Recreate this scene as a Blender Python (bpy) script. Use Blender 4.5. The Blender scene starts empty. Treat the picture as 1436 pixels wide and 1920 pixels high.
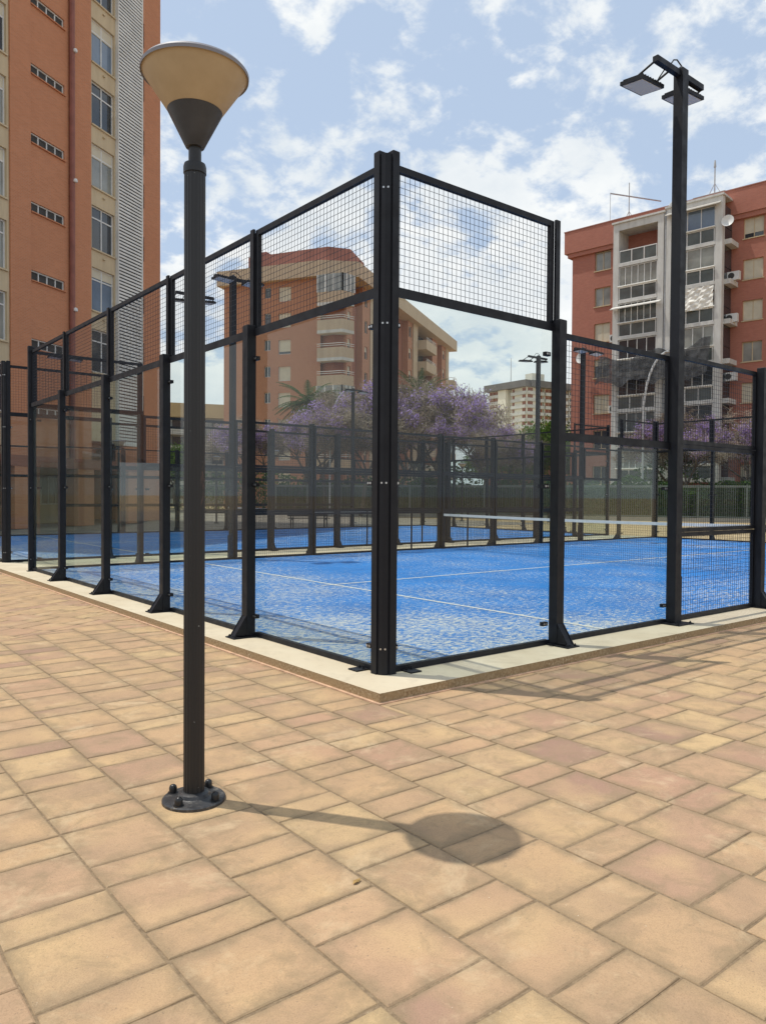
import bpy, math, random
from mathutils import Vector, Matrix
R = math.radians
random.seed(7)
S = bpy.context.scene
COL = S.collection

# ------------------------------------------------------------------ camera
cam = bpy.data.objects.new('camera', bpy.data.cameras.new('camera'))
COL.objects.link(cam); S.camera = cam
yaw, pitch, roll, F = 0.892424715, -0.0211579371, 0.00679030013, 1432.75
fw = Vector((math.cos(yaw)*math.cos(pitch), math.sin(yaw)*math.cos(pitch), math.sin(pitch)))
rt = Vector((math.sin(yaw), -math.cos(yaw), 0.0)); up = rt.cross(fw)
r2 = rt*math.cos(roll) + up*math.sin(roll); u2 = -rt*math.sin(roll) + up*math.cos(roll)
cam.matrix_world = Matrix(((r2.x, u2.x, -fw.x, -3.69597), (r2.y, u2.y, -fw.y, -4.56614), (r2.z, u2.z, -fw.z, 1.37127), (0, 0, 0, 1)))
cam.data.sensor_fit = 'VERTICAL'; cam.data.sensor_height = 36.0
cam.data.lens = F/1920*36.0
cam.data.clip_start = 0.05; cam.data.clip_end = 3000
CAM = Vector((-3.69597, -4.56614, 1.37127))

# ------------------------------------------------------------------ light
SUN_AZ, SUN_EL = R(180-55.5), R(69.2)          # direction towards the sun, from +x
sv = Vector((math.cos(SUN_EL)*math.cos(SUN_AZ), math.cos(SUN_EL)*math.sin(SUN_AZ), math.sin(SUN_EL)))
sun = bpy.data.objects.new('sun', bpy.data.lights.new('sun', 'SUN'))
COL.objects.link(sun); sun.data.energy = 3.05; sun.data.angle = R(0.55); sun.data.color = (1.0, 0.95, 0.86)
sun.rotation_euler = sv.to_track_quat('Z', 'Y').to_euler()
W = bpy.data.worlds.new('World'); S.world = W; W.use_nodes = True
nt = W.node_tree; nt.nodes.clear(); L = nt.links.new
def N(t, **k):
    n = nt.nodes.new(t)
    for a, b in k.items(): setattr(n, a, b)
    return n
out = N('ShaderNodeOutputWorld'); bg = N('ShaderNodeBackground'); bg.inputs[1].default_value = 0.14
sky = N('ShaderNodeTexSky'); sky.sky_type = 'NISHITA'; sky.sun_disc = False
sky.sun_elevation = SUN_EL; sky.sun_rotation = math.pi/2 - SUN_AZ
sky.air_density = 1.0; sky.dust_density = 1.6; sky.ozone_density = 1.2
tc = N('ShaderNodeTexCoord'); sep = N('ShaderNodeSeparateXYZ'); L(tc.outputs['Generated'], sep.inputs[0])
def M_(op, a, b=None, c=None):
    n = N('ShaderNodeMath', operation=op)
    for i, v in enumerate((a, b, c)):
        if v is None: continue
        if isinstance(v, (int, float)): n.inputs[i].default_value = v
        else: L(v, n.inputs[i])
    return n.outputs[0]
zz = M_('ADD', M_('MAXIMUM', sep.outputs[2], 0.0), 0.36)
cx = N('ShaderNodeCombineXYZ'); L(M_('DIVIDE', sep.outputs[0], zz), cx.inputs[0]); L(M_('DIVIDE', sep.outputs[1], zz), cx.inputs[1])
def noise(scale, detail, rough, off, dist=0.0):
    mp = N('ShaderNodeMapping'); mp.inputs[1].default_value = off; L(cx.outputs[0], mp.inputs[0])
    n = N('ShaderNodeTexNoise'); n.inputs['Scale'].default_value = scale; n.inputs['Detail'].default_value = detail
    n.inputs['Roughness'].default_value = rough; n.inputs['Distortion'].default_value = dist; L(mp.outputs[0], n.inputs[0]); return n.outputs[0]
n1 = noise(12.0, 8, 0.58, (6.4, 2.9, 1.3), 0.15)
n2 = noise(2.6, 3, 0.5, (0.3, 5.2, 2.4))
low = M_('SUBTRACT', 1.0, M_('MINIMUM', M_('MULTIPLY', sep.outputs[2], 2.1), 1.0))      # more cloud towards the horizon
dens = M_('ADD', M_('ADD', n1, M_('MULTIPLY', M_('SUBTRACT', n2, 0.5), 0.42)), M_('MULTIPLY', low, 0.26))
mr = N('ShaderNodeMapRange'); mr.interpolation_type = 'SMOOTHSTEP'; mr.inputs[1].default_value = 0.455; mr.inputs[2].default_value = 0.645
L(dens, mr.inputs[0])
n3 = noise(4.5, 5, 0.6, (9.1, 4.0, 7.7))
cr = N('ShaderNodeValToRGB'); L(n3, cr.inputs[0])
cr.color_ramp.elements[0].position = 0.35; cr.color_ramp.elements[0].color = (5.7, 6.1, 6.4, 1)
cr.color_ramp.elements[1].position = 0.62; cr.color_ramp.elements[1].color = (7.2, 7.3, 7.2, 1)
veil = N('ShaderNodeMix', data_type='RGBA'); veil.inputs[0].default_value = 0.78   # thin high haze over the blue
L(sky.outputs[0], veil.inputs[6]); veil.inputs[7].default_value = (3.9, 4.8, 6.1, 1)
mx = N('ShaderNodeMix', data_type='RGBA'); L(M_('MULTIPLY', mr.outputs[0], 0.94), mx.inputs[0])
L(veil.outputs[2], mx.inputs[6]); L(cr.outputs[0], mx.inputs[7])
hz = N('ShaderNodeMix', data_type='RGBA'); L(M_('MULTIPLY', M_('SUBTRACT', 1.0, M_('MINIMUM', M_('MULTIPLY', sep.outputs[2], 4.5), 1.0)), .65), hz.inputs[0])
L(mx.outputs[2], hz.inputs[6]); hz.inputs[7].default_value = (4.7, 5.4, 5.7, 1)      # pale haze low over the horizon
L(hz.outputs[2], bg.inputs[0]); L(bg.outputs[0], out.inputs[0])
S.view_settings.view_transform = 'Standard'; S.view_settings.look = 'None'
S.view_settings.exposure = 0.0; S.view_settings.gamma = 1.0
S.cycles.max_bounces = 8; S.cycles.transparent_max_bounces = 48; S.cycles.use_denoising = True
S.cycles.caustics_reflective = False; S.cycles.caustics_refractive = False

# ------------------------------------------------------------------ materials
def lin(r, g, b):
    f = lambda c: ((c/255+0.055)/1.055)**2.4 if c/255 > 0.04045 else c/255/12.92
    return (f(r), f(g), f(b), 1)
class Mat:
    def __init__(s, name, col=(.5, .5, .5, 1), rough=.7, metal=0.0, spec=.5):
        s.m = bpy.data.materials.new(name); s.m.use_nodes = True; s.t = s.m.node_tree
        s.p = s.t.nodes['Principled BSDF']; s.p.inputs['Base Color'].default_value = col if len(col) == 4 else (*col, 1)
        s.p.inputs['Roughness'].default_value = rough; s.p.inputs['Metallic'].default_value = metal
        s.p.inputs['Specular IOR Level'].default_value = spec
    def n(s, t, **k):
        n = s.t.nodes.new(t)
        for a, b in k.items(): setattr(n, a, b)
        return n
    def l(s, a, b): s.t.links.new(a, b)
    def pos(s): return s.n('ShaderNodeNewGeometry').outputs['Position']
    def obj(s): return s.n('ShaderNodeTexCoord').outputs['Object']
    def noise(s, vec, scale, detail=4, rough=.55, dist=0):
        n = s.n('ShaderNodeTexNoise'); s.l(vec, n.inputs[0]); n.inputs['Scale'].default_value = scale
        n.inputs['Detail'].default_value = detail; n.inputs['Roughness'].default_value = rough; n.inputs['Distortion'].default_value = dist
        return n.outputs[0]
    def ramp(s, fac, *stops, interp='LINEAR'):
        r = s.n('ShaderNodeValToRGB'); r.color_ramp.interpolation = interp; s.l(fac, r.inputs[0]); e = r.color_ramp.elements
        while len(e) < len(stops): e.new(.5)
        for i, (p, c) in enumerate(stops):
            e[i].position = p; e[i].color = c if len(c) == 4 else (*c, 1)
        return r.outputs[0]
    def mix(s, fac, a, b, mode='MIX'):
        n = s.n('ShaderNodeMix', data_type='RGBA', blend_type=mode)
        for i, v in ((0, fac), (6, a), (7, b)):
            if isinstance(v, (int, float)): n.inputs[i].default_value = v
            elif isinstance(v, tuple): n.inputs[i].default_value = v if len(v) == 4 else (*v, 1)
            else: s.l(v, n.inputs[i])
        return n.outputs[2]
    def math(s, op, a, b=None):
        n = s.n('ShaderNodeMath', operation=op)
        for i, v in enumerate((a, b)):
            if v is None: continue
            if isinstance(v, (int, float)): n.inputs[i].default_value = v
            else: s.l(v, n.inputs[i])
        return n.outputs[0]
    def col(s, c): s.l(c, s.p.inputs['Base Color']); return s
    def bump(s, h, strength=.3, dist=.01):
        b = s.n('ShaderNodeBump'); b.inputs['Strength'].default_value = strength; b.inputs['Distance'].default_value = dist
        s.l(h, b.inputs['Height']); s.l(b.outputs[0], s.p.inputs['Normal']); return s
def simple(name, col, rough=.7, var=.15, scale=3, metal=0, spec=.5, bump=0, bs=60):
    m = Mat(name, col, rough, metal, spec)
    n = m.noise(m.pos(), scale, 5)
    a = tuple(c*(1-var) for c in col[:3]); b = tuple(min(1, c*(1+var)) for c in col[:3])
    m.col(m.ramp(n, (.3, a), (.7, b)))
    if bump: m.bump(m.noise(m.pos(), bs, 3), bump, .004)
    return m.m

# pavers
def tile_mat():
    m = Mat('paver_concrete', rough=.82, spec=.3)
    oi = m.n('ShaderNodeObjectInfo'); at = m.n('ShaderNodeAttribute', attribute_name='tint')
    rnd = m.math('FRACT', m.math('ADD', oi.outputs['Random'], at.outputs['Fac']))
    P = m.pos()
    c = m.ramp(rnd, (0, (.50, .33, .185)), (.20, (.53, .345, .19)), (.38, (.46, .305, .18)), (.50, (.50, .315, .19)), (.60, (.56, .395, .21)), (.70, (.52, .345, .19)), (.80, (.45, .28, .18)), (.88, (.34, .21, .15)), (.94, (.48, .29, .185)), (1.0, (.51, .335, .185)))
    rnd2 = m.math('FRACT', m.math('MULTIPLY', rnd, 37.7))
    # soft two-tone cloudiness of each paver
    off = m.n('ShaderNodeVectorMath', operation='ADD'); m.l(P, off.inputs[0]); cmb = m.n('ShaderNodeCombineXYZ'); m.l(m.math('MULTIPLY', rnd, 50.0), cmb.inputs[2]); m.l(cmb.outputs[0], off.inputs[1])
    n1 = m.noise(off.outputs[0], 3.2, 4, .55)
    c = m.mix(m.ramp(n1, (.42, (0, 0, 0)), (.68, (.8, .8, .8))), c, (.375, .25, .155))
    n2 = m.noise(off.outputs[0], 2.3, 3, .5)
    c = m.mix(m.ramp(n2, (.50, (0, 0, 0)), (.72, (.6, .6, .6))), c, (.62, .43, .22))
    # dirt gathered along the edges, broken up
    tcn = m.n('ShaderNodeTexCoord'); s3 = m.n('ShaderNodeSeparateXYZ'); m.l(tcn.outputs['Generated'], s3.inputs[0])
    ex = m.math('ABSOLUTE', m.math('SUBTRACT', s3.outputs[0], .5)); ey = m.math('ABSOLUTE', m.math('SUBTRACT', s3.outputs[1], .5))
    e = m.math('MAXIMUM', ex, ey)
    nn = m.noise(off.outputs[0], 9, 5, .65)
    e2 = m.math('ADD', e, m.math('MULTIPLY', m.math('SUBTRACT', nn, .5), .45))
    own = m.n('ShaderNodeAttribute', attribute_name='own')
    c = m.mix(m.math('MULTIPLY', own.outputs['Fac'], m.ramp(e2, (.34, (0, 0, 0)), (.53, (.72, .72, .72)))), c, (.265, .195, .115))
    # large stains + grain + pale specks
    c = m.mix(m.ramp(m.noise(P, .8, 3), (.45, (0, 0, 0)), (.75, (.3, .3, .3))), c, (.36, .25, .15))
    g = m.noise(P, 210, 4, .75)
    c = m.mix(.5, c, m.ramp(g, (.30, (.50, .47, .43)), (.48, (1, 1, 1)), (.72, (1.28, 1.28, 1.26))), 'MULTIPLY')
    sp = m.noise(P, 95, 2, .5)
    c = m.mix(m.ramp(sp, (.26, (.55, .55, .55)), (.31, (0, 0, 0))), c, (.20, .145, .10))
    c = m.mix(m.ramp(m.noise(P, 5.5, 9, .78, .8), (.50, (0, 0, 0)), (.68, (.62, .62, .62))), c, (.27, .20, .115))
    c = m.mix(m.ramp(m.noise(P, 2.7, 8, .75, .4), (.55, (0, 0, 0)), (.70, (.5, .5, .5))), c, (.66, .50, .31))
    sc = m.noise(P, 34, 6, .8, 1.5)
    c = m.mix(m.ramp(sc, (.66, (0, 0, 0)), (.74, (.6, .6, .6))), c, (.74, .66, .50))
    m.col(c); m.bump(m.math('ADD', g, m.noise(P, 25, 3)), .35, .003)
    return m.m
M = {}
M['tile'] = tile_mat()
m = Mat('joint_sand', rough=.95)
m.col(m.ramp(m.noise(m.pos(), 60, 4, .7), (.3, (.17, .12, .07)), (.6, (.29, .205, .12)), (.75, (.42, .32, .20)))); m.bump(m.noise(m.pos(), 180, 3), .6, .004); M['joint'] = m.m
m = Mat('sandy_ground', rough=.95)
m.col(m.ramp(m.noise(m.pos(), .25, 6), (.3, (.38, .26, .135)), (.7, (.55, .40, .22)))); M['sand'] = m.m
# concrete plinth: smooth pale top
m = Mat('plinth_concrete', rough=.8)
P = m.pos(); c = m.ramp(m.noise(P, 1.6, 5), (.3, (.60, .50, .345)), (.7, (.69, .60, .44)))
c = m.mix(m.ramp(m.noise(P, 7, 6, .65), (.55, (0, 0, 0)), (.8, (.5, .5, .5))), c, (.46, .38, .25))
c = m.mix(m.ramp(m.noise(P, 60, 2), (.24, (.5, .5, .5)), (.30, (0, 0, 0))), c, (.3, .24, .16))
c = m.mix(m.ramp(m.noise(P, 2.6, 8, .75, .5), (.52, (0, 0, 0)), (.72, (.5, .5, .5))), c, (.40, .33, .23))
m.col(c); m.bump(m.noise(P, 80, 4), .15, .003); M['plinth'] = m.m
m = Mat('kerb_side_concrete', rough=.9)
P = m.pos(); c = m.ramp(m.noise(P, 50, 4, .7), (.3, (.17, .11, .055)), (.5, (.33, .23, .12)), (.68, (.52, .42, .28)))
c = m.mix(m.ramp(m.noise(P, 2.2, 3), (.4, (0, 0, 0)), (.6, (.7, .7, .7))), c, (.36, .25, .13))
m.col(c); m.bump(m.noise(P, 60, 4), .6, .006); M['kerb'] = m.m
M['mortar'] = simple('mortar_edge', (.62, .40, .26, 1), .9, .25, 12, bump=.5, bs=90)
# turf with sand
m = Mat('blue_turf', rough=.95, spec=.12)
P = m.pos()
sx = m.n('ShaderNodeSeparateXYZ'); m.l(P, sx.inputs[0])
fine = m.noise(P, 420, 2, .7)
base = m.ramp(m.noise(P, 1.3, 4), (.3, (.028, .165, .47)), (.7, (.042, .225, .60)))
base = m.mix(.75, base, m.ramp(fine, (.3, (.50, .50, .50)), (.7, (1.5, 1.5, 1.5))), 'MULTIPLY')
mp = m.n('ShaderNodeMapping'); m.l(P, mp.inputs[0]); mp.inputs['Rotation'].default_value = (0, 0, -yaw+math.pi/2+.35); mp.inputs['Scale'].default_value = (.7, 1.3, 1)
st = m.noise(mp.outputs[0], 17, 10, .78, .3)
lg = m.noise(P, .5, 2, .5)
wear = m.math('MULTIPLY', m.math('SUBTRACT', 1.0, m.math('MINIMUM', m.math('MULTIPLY', sx.outputs[0], .22), 1.0)), .085)
wear2 = m.math('MULTIPLY', m.math('SUBTRACT', 1.0, m.math('MINIMUM', m.math('MULTIPLY', sx.outputs[1], .35), 1.0)), .05)
d = m.math('ADD', m.math('ADD', st, m.math('MULTIPLY', m.math('SUBTRACT', lg, .5), .22)), m.math('ADD', wear, wear2))
c = m.mix(m.ramp(d, (.51, (0, 0, 0)), (.585, (.25, .25, .25)), (.65, (.62, .62, .62))), base, (.50, .50, .46))
mp2 = m.n('ShaderNodeMapping'); m.l(P, mp2.inputs[0]); mp2.inputs['Rotation'].default_value = (0, 0, .6); mp2.inputs['Scale'].default_value = (.8, 1.4, 1)
fl = m.noise(mp2.outputs[0], 55, 6, .76, .3)
fd = m.math('ADD', fl, m.math('MULTIPLY', m.math('SUBTRACT', d, .5), 1.7))
c = m.mix(m.ramp(fd, (.64, (0, 0, 0)), (.72, (.85, .85, .85))), c, (.62, .62, .58))
dk = m.ramp(m.noise(mp2.outputs[0], 17, 6, .7, .5), (.33, (.35, .35, .35)), (.43, (0, 0, 0)))
c = m.mix(dk, c, (.018, .10, .33))
m.col(c); m.bump(fine, .5, .006); M['turf'] = m.m
M['line'] = simple('line_turf', (.66, .66, .62, 1), .9, .25, 40)
# steel paint
def paint(name, col, rough=.42):
    m = Mat(name, col, rough, 0, .3)
    P = m.pos(); c = m.mix(m.ramp(m.noise(P, 3, 6, .7), (.45, (0, 0, 0)), (.8, (.25, .25, .25))), col, tuple(x*2.2 for x in col[:3]))
    m.col(c); m.l(m.ramp(m.noise(P, 9, 4), (.3, (rough-.1,)*3), (.7, (rough+.14,)*3)), m.p.inputs['Roughness']); return m.m
M['black'] = paint('black_steel_paint', (.0085, .0095, .0135, 1), .52)
M['wire'] = Mat('black_wire', (.012, .013, .018, 1), .5).m
M['bolt'] = Mat('zinc_bolt', (.55, .55, .55, 1), .35, 1).m
M['rubber'] = Mat('black_cap', (.012, .012, .013, 1), .35).m
m = Mat('charcoal_lamp_paint', (.014, .0135, .0145, 1), .45)
O = m.obj(); sz = m.n('ShaderNodeSeparateXYZ'); m.l(O, sz.inputs[0])
band = m.ramp(sz.outputs[2], (.50, (0, 0, 0)), (.525, (1, 1, 1)), (.58, (1, 1, 1)), (.62, (0, 0, 0)))
m.p.inputs['Base Color'].default_value = (.014, .0135, .0145, 1)
mpz = m.n('ShaderNodeMapping'); m.l(O, mpz.inputs[0]); mpz.inputs['Scale'].default_value = (1, 1, .25)
scr = m.ramp(m.noise(mpz.outputs[0], 42, 7, .75, 2), (.56, (0, 0, 0)), (.61, (1, 1, 1)))
zdiv = m.math('DIVIDE', sz.outputs[2], 2.6); band = m.ramp(zdiv, (.52, (0, 0, 0)), (.55, (1, 1, 1)), (.61, (1, 1, 1)), (.64, (0, 0, 0)))
c = m.mix(m.math('MULTIPLY', scr, m.math('MULTIPLY', band, m.ramp(sz.outputs[0], (.0, (0, 0, 0)), (.02, (1, 1, 1))))), (.014, .0135, .0145), (.22, .12, .09))
c = m.mix(m.ramp(m.noise(O, 55, 2), (.76, (0, 0, 0)), (.78, (.7, .7, .7))), c, (.4, .4, .38))
m.col(c); M['lamp'] = m.m
m = Mat('cast_iron_flange', rough=.42)
m.col(m.ramp(m.noise(m.pos(), 22, 7, .72), (.35, (.018, .018, .02)), (.56, (.045, .044, .045)), (.66, (.20, .175, .14)))); m.bump(m.noise(m.pos(), 60, 4), .4, .003); M['flange'] = m.m
m = Mat('cream_diffuser', (.62, .50, .36, 1), .5)
g = m.noise(m.obj(), 6, 5, .6); m.col(m.ramp(g, (.3, (.43, .33, .21)), (.7, (.52, .41, .27)))); m.p.inputs['Subsurface Weight'].default_value = .0
M['diffuser'] = m.m
M['lid'] = Mat('grey_lamp_lid', (.22, .215, .24, 1), .5).m
M['cone'] = simple('flare_greyed_cone_paint', (.045, .046, .052, 1), .5, .25, 9)  # dark lamp paint, greyed to carry lens flare in the colour
# glass: clear laminated pane, faint green grey
def glass(name, tint, refl=1.0, dirt=.05, ior=1.5):
    m = bpy.data.materials.new(name); m.use_nodes = True; t = m.node_tree; t.nodes.clear()
    o = t.nodes.new('ShaderNodeOutputMaterial'); tr = t.nodes.new('ShaderNodeBsdfTransparent'); tr.inputs[0].default_value = tint
    gl = t.nodes.new('ShaderNodeBsdfGlossy'); gl.inputs['Roughness'].default_value = .015; gl.inputs[0].default_value = (refl, refl, refl, 1)
    fr = t.nodes.new('ShaderNodeFresnel'); fr.inputs[0].default_value = ior
    mx = t.nodes.new('ShaderNodeMixShader'); bf = t.nodes.new('ShaderNodeNewGeometry'); iv = t.nodes.new('ShaderNodeMath'); iv.operation = 'SUBTRACT'; iv.inputs[0].default_value = 1.0; t.links.new(bf.outputs['Backfacing'], iv.inputs[1]); ml = t.nodes.new('ShaderNodeMath'); ml.operation = 'MULTIPLY'; t.links.new(fr.outputs[0], ml.inputs[0]); t.links.new(iv.outputs[0], ml.inputs[1])
    t.links.new(ml.outputs[0], mx.inputs[0]); t.links.new(tr.outputs[0], mx.inputs[1]); t.links.new(gl.outputs[0], mx.inputs[2])
    df = t.nodes.new('ShaderNodeBsdfDiffuse'); df.inputs[0].default_value = (.42, .42, .38, 1)
    nz = t.nodes.new('ShaderNodeTexNoise'); nz.inputs['Scale'].default_value = 2.5; nz.inputs['Detail'].default_value = 7
    g = t.nodes.new('ShaderNodeNewGeometry'); t.links.new(g.outputs['Position'], nz.inputs[0])
    mrn = t.nodes.new('ShaderNodeMapRange'); mrn.inputs[1].default_value = .35; mrn.inputs[2].default_value = .8; mrn.inputs[3].default_value = dirt*.5; mrn.inputs[4].default_value = dirt*1.8
    t.links.new(nz.outputs[0], mrn.inputs[0])
    m2 = t.nodes.new('ShaderNodeMixShader'); t.links.new(mrn.outputs[0], m2.inputs[0]); t.links.new(mx.outputs[0], m2.inputs[1]); t.links.new(df.outputs[0], m2.inputs[2])
    t.links.new(m2.outputs[0], o.inputs[0]); return m
M['glass'] = glass('court_glass', (.93, .96, .945, 1), .6, .009)
M['pane'] = simple('dark_window_glass', (.035, .042, .05, 1), .07, .4, .6, spec=.8)
M['pane_pale'] = simple('curtained_window_glass', (.25, .26, .24, 1), .12, .3, .8, spec=.8)
M['pane_green'] = simple('grey_balcony_pane', (.10, .12, .12, 1), .12, .3, .8, spec=.7)
M['pane_blue'] = simple('blue_window_glass', (.13, .18, .25, 1), .1, .2, .8, spec=.8)
def brick(name, c1, c2, mort, rows=True):
    m = Mat(name, rough=.9); O = m.obj(); g = m.n('ShaderNodeNewGeometry')
    s = m.n('ShaderNodeSeparateXYZ'); m.l(O, s.inputs[0]); cb = m.n('ShaderNodeCombineXYZ')
    m.l(m.math('ADD', s.outputs[0], s.outputs[1]), cb.inputs[0]); m.l(s.outputs[2], cb.inputs[1])
    b = m.n('ShaderNodeTexBrick'); m.l(cb.outputs[0], b.inputs[0]); b.inputs['Color1'].default_value = c1; b.inputs['Color2'].default_value = c2; b.inputs['Mortar'].default_value = mort
    b.inputs['Scale'].default_value = 1; b.inputs['Brick Width'].default_value = .25; b.inputs['Row Height'].default_value = .062; b.inputs['Mortar Size'].default_value = .007
    c = m.mix(m.ramp(m.noise(O, .35, 5), (.35, (0, 0, 0)), (.7, (.35, .35, .35))), b.outputs[0], tuple(x*.8 for x in c1[:3]))
    c = m.mix(m.ramp(m.noise(O, 1.8, 6, .7), (.5, (0, 0, 0)), (.8, (.25, .25, .25))), c, tuple(min(1, x*1.25) for x in c1[:3]))
    m.col(c); m.bump(b.outputs[1], .3, .01); return m.m
M['brick'] = brick('orange_brick', (.55, .225, .11, 1), (.48, .19, .09, 1), (.48, .28, .18, 1))
M['brick_red'] = brick('red_brick', (.44, .165, .115, 1), (.38, .135, .095, 1), (.36, .19, .14, 1))
M['brick_pink'] = brick('salmon_brick', (.46, .22, .13, 1), (.42, .19, .11, 1), (.40, .24, .155, 1))
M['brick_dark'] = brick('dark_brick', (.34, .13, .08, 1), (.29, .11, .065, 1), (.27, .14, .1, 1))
def streaky(name, col, dirt, amt=.55):
    m = Mat(name, col, .88); O = m.pos(); mp_ = m.n('ShaderNodeMapping'); m.l(O, mp_.inputs[0]); mp_.inputs['Scale'].default_value = (1, 1, .16)
    c = m.mix(m.ramp(m.noise(mp_.outputs[0], 2.6, 8, .72), (.45, (0, 0, 0)), (.72, (amt,)*3)), col, dirt)
    c = m.mix(m.ramp(m.noise(O, .7, 6, .6), (.45, (0, 0, 0)), (.75, (amt*.6,)*3)), c, dirt); m.col(c); return m.m
M['white'] = streaky('white_render', (.60, .595, .565), (.33, .31, .28))
M['cream'] = streaky('cream_render', (.57, .46, .30), (.38, .29, .18), .5)
M['frame'] = simple('white_aluminium', (.66, .66, .64, 1), .45, .08, 2)
M['blind'] = simple('cream_roller_blind', (.58, .53, .41, 1), .7, .08, 2)
M['louver'] = simple('grey_louver', (.68, .67, .63, 1), .6, .1, 1)
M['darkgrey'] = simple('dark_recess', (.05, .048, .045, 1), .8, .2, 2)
M['pipe'] = simple('brown_downpipe', (.24, .085, .06, 1), .6, .2, 2)
M['tan'] = simple('tan_render', (.50, .37, .20, 1), .9, .1, .3)
M['roofred'] = simple('red_roof', (.33, .15, .12, 1), .9, .15, .5)
M['eave'] = streaky('beige_fascia', (.52, .41, .29), (.36, .27, .19), .5)
M['grey'] = simple('grey_concrete', (.33, .32, .30, 1), .9, .15, .4)
M['darkeave'] = simple('dark_grey_eave', (.16, .15, .145, 1), .9, .15, .2)
M['metal'] = simple('galvanised_steel', (.42, .43, .44, 1), .5, .15, 4)
M['palebld'] = simple('pale_render', (.74, .70, .60, 1), .9, .08, .1)
M['tarp'] = simple('white_tarpaulin', (.74, .72, .66, 1), .6, .1, 2, bump=.8, bs=5)
M['bark'] = simple('bark', (.12, .095, .075, 1), .95, .4, 6, bump=.8, bs=20)
M['wood'] = simple('dark_bench_slat', (.045, .03, .025, 1), .6, .3, 5)
M['soil'] = simple('shaded_soil', (.16, .12, .08, 1), .95, .3, 1)
M['fence'] = simple('grey_green_fence_steel', (.15, .18, .165, 1), .6, .12, 1)
def leafmat(name, c1, c2, trans=.4, c3=None):
    m = bpy.data.materials.new(name); m.use_nodes = True; t = m.node_tree; t.nodes.clear()
    o = t.nodes.new('ShaderNodeOutputMaterial'); d = t.nodes.new('ShaderNodeBsdfDiffuse'); tr = t.nodes.new('ShaderNodeBsdfTranslucent')
    mx = t.nodes.new('ShaderNodeMixShader'); mx.inputs[0].default_value = trans
    g = t.nodes.new('ShaderNodeNewGeometry'); r = t.nodes.new('ShaderNodeValToRGB'); t.links.new(g.outputs['Random Per Island'], r.inputs[0])
    e = r.color_ramp.elements; e[0].color = c1; e[1].color = c2
    if c3: k = e.new(.8); k.color = c2; e[-1].color = c3
    t.links.new(r.outputs[0], d.inputs[0]); t.links.new(r.outputs[0], tr.inputs[0])
    t.links.new(d.outputs[0], mx.inputs[1]); t.links.new(tr.outputs[0], mx.inputs[2]); t.links.new(mx.outputs[0], o.inputs[0]); return m
M['blossom'] = leafmat('jacaranda_blossom', (.36, .24, .62, 1), (.62, .48, .84, 1), .4)
M['twig'] = leafmat('jacaranda_twig', (.20, .16, .12, 1), (.46, .39, .31, 1), .15)
M['leaf'] = leafmat('green_leaf', (.05, .10, .018, 1), (.16, .25, .05, 1), .45)
M['leafdark'] = leafmat('dark_hedge_leaf', (.03, .075, .02, 1), (.11, .18, .05, 1), .4)
M['palm'] = leafmat('palm_frond', (.04, .075, .025, 1), (.10, .14, .06, 1), .3)
M['netw'] = Mat('net_cord', (.015, .016, .02, 1), .8).m
M['band'] = simple('white_net_band', (.72, .70, .64, 1), .7, .06, 8)
m = Mat('shade_net', (.035, .037, .04, 1), .9); m.p.inputs['Alpha'].default_value = .80
m.col(m.ramp(m.noise(m.pos(), 2.5, 5), (.35, (.012, .012, .014)), (.65, (.06, .062, .066)))); M['net'] = m.m
m = Mat('floodlight_lens', (.55, .57, .58, 1), .25); M['lens'] = m.m
M['leafdry'] = simple('dry_leaf', (.36, .22, .07, 1), .8, .3, 60)

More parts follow.
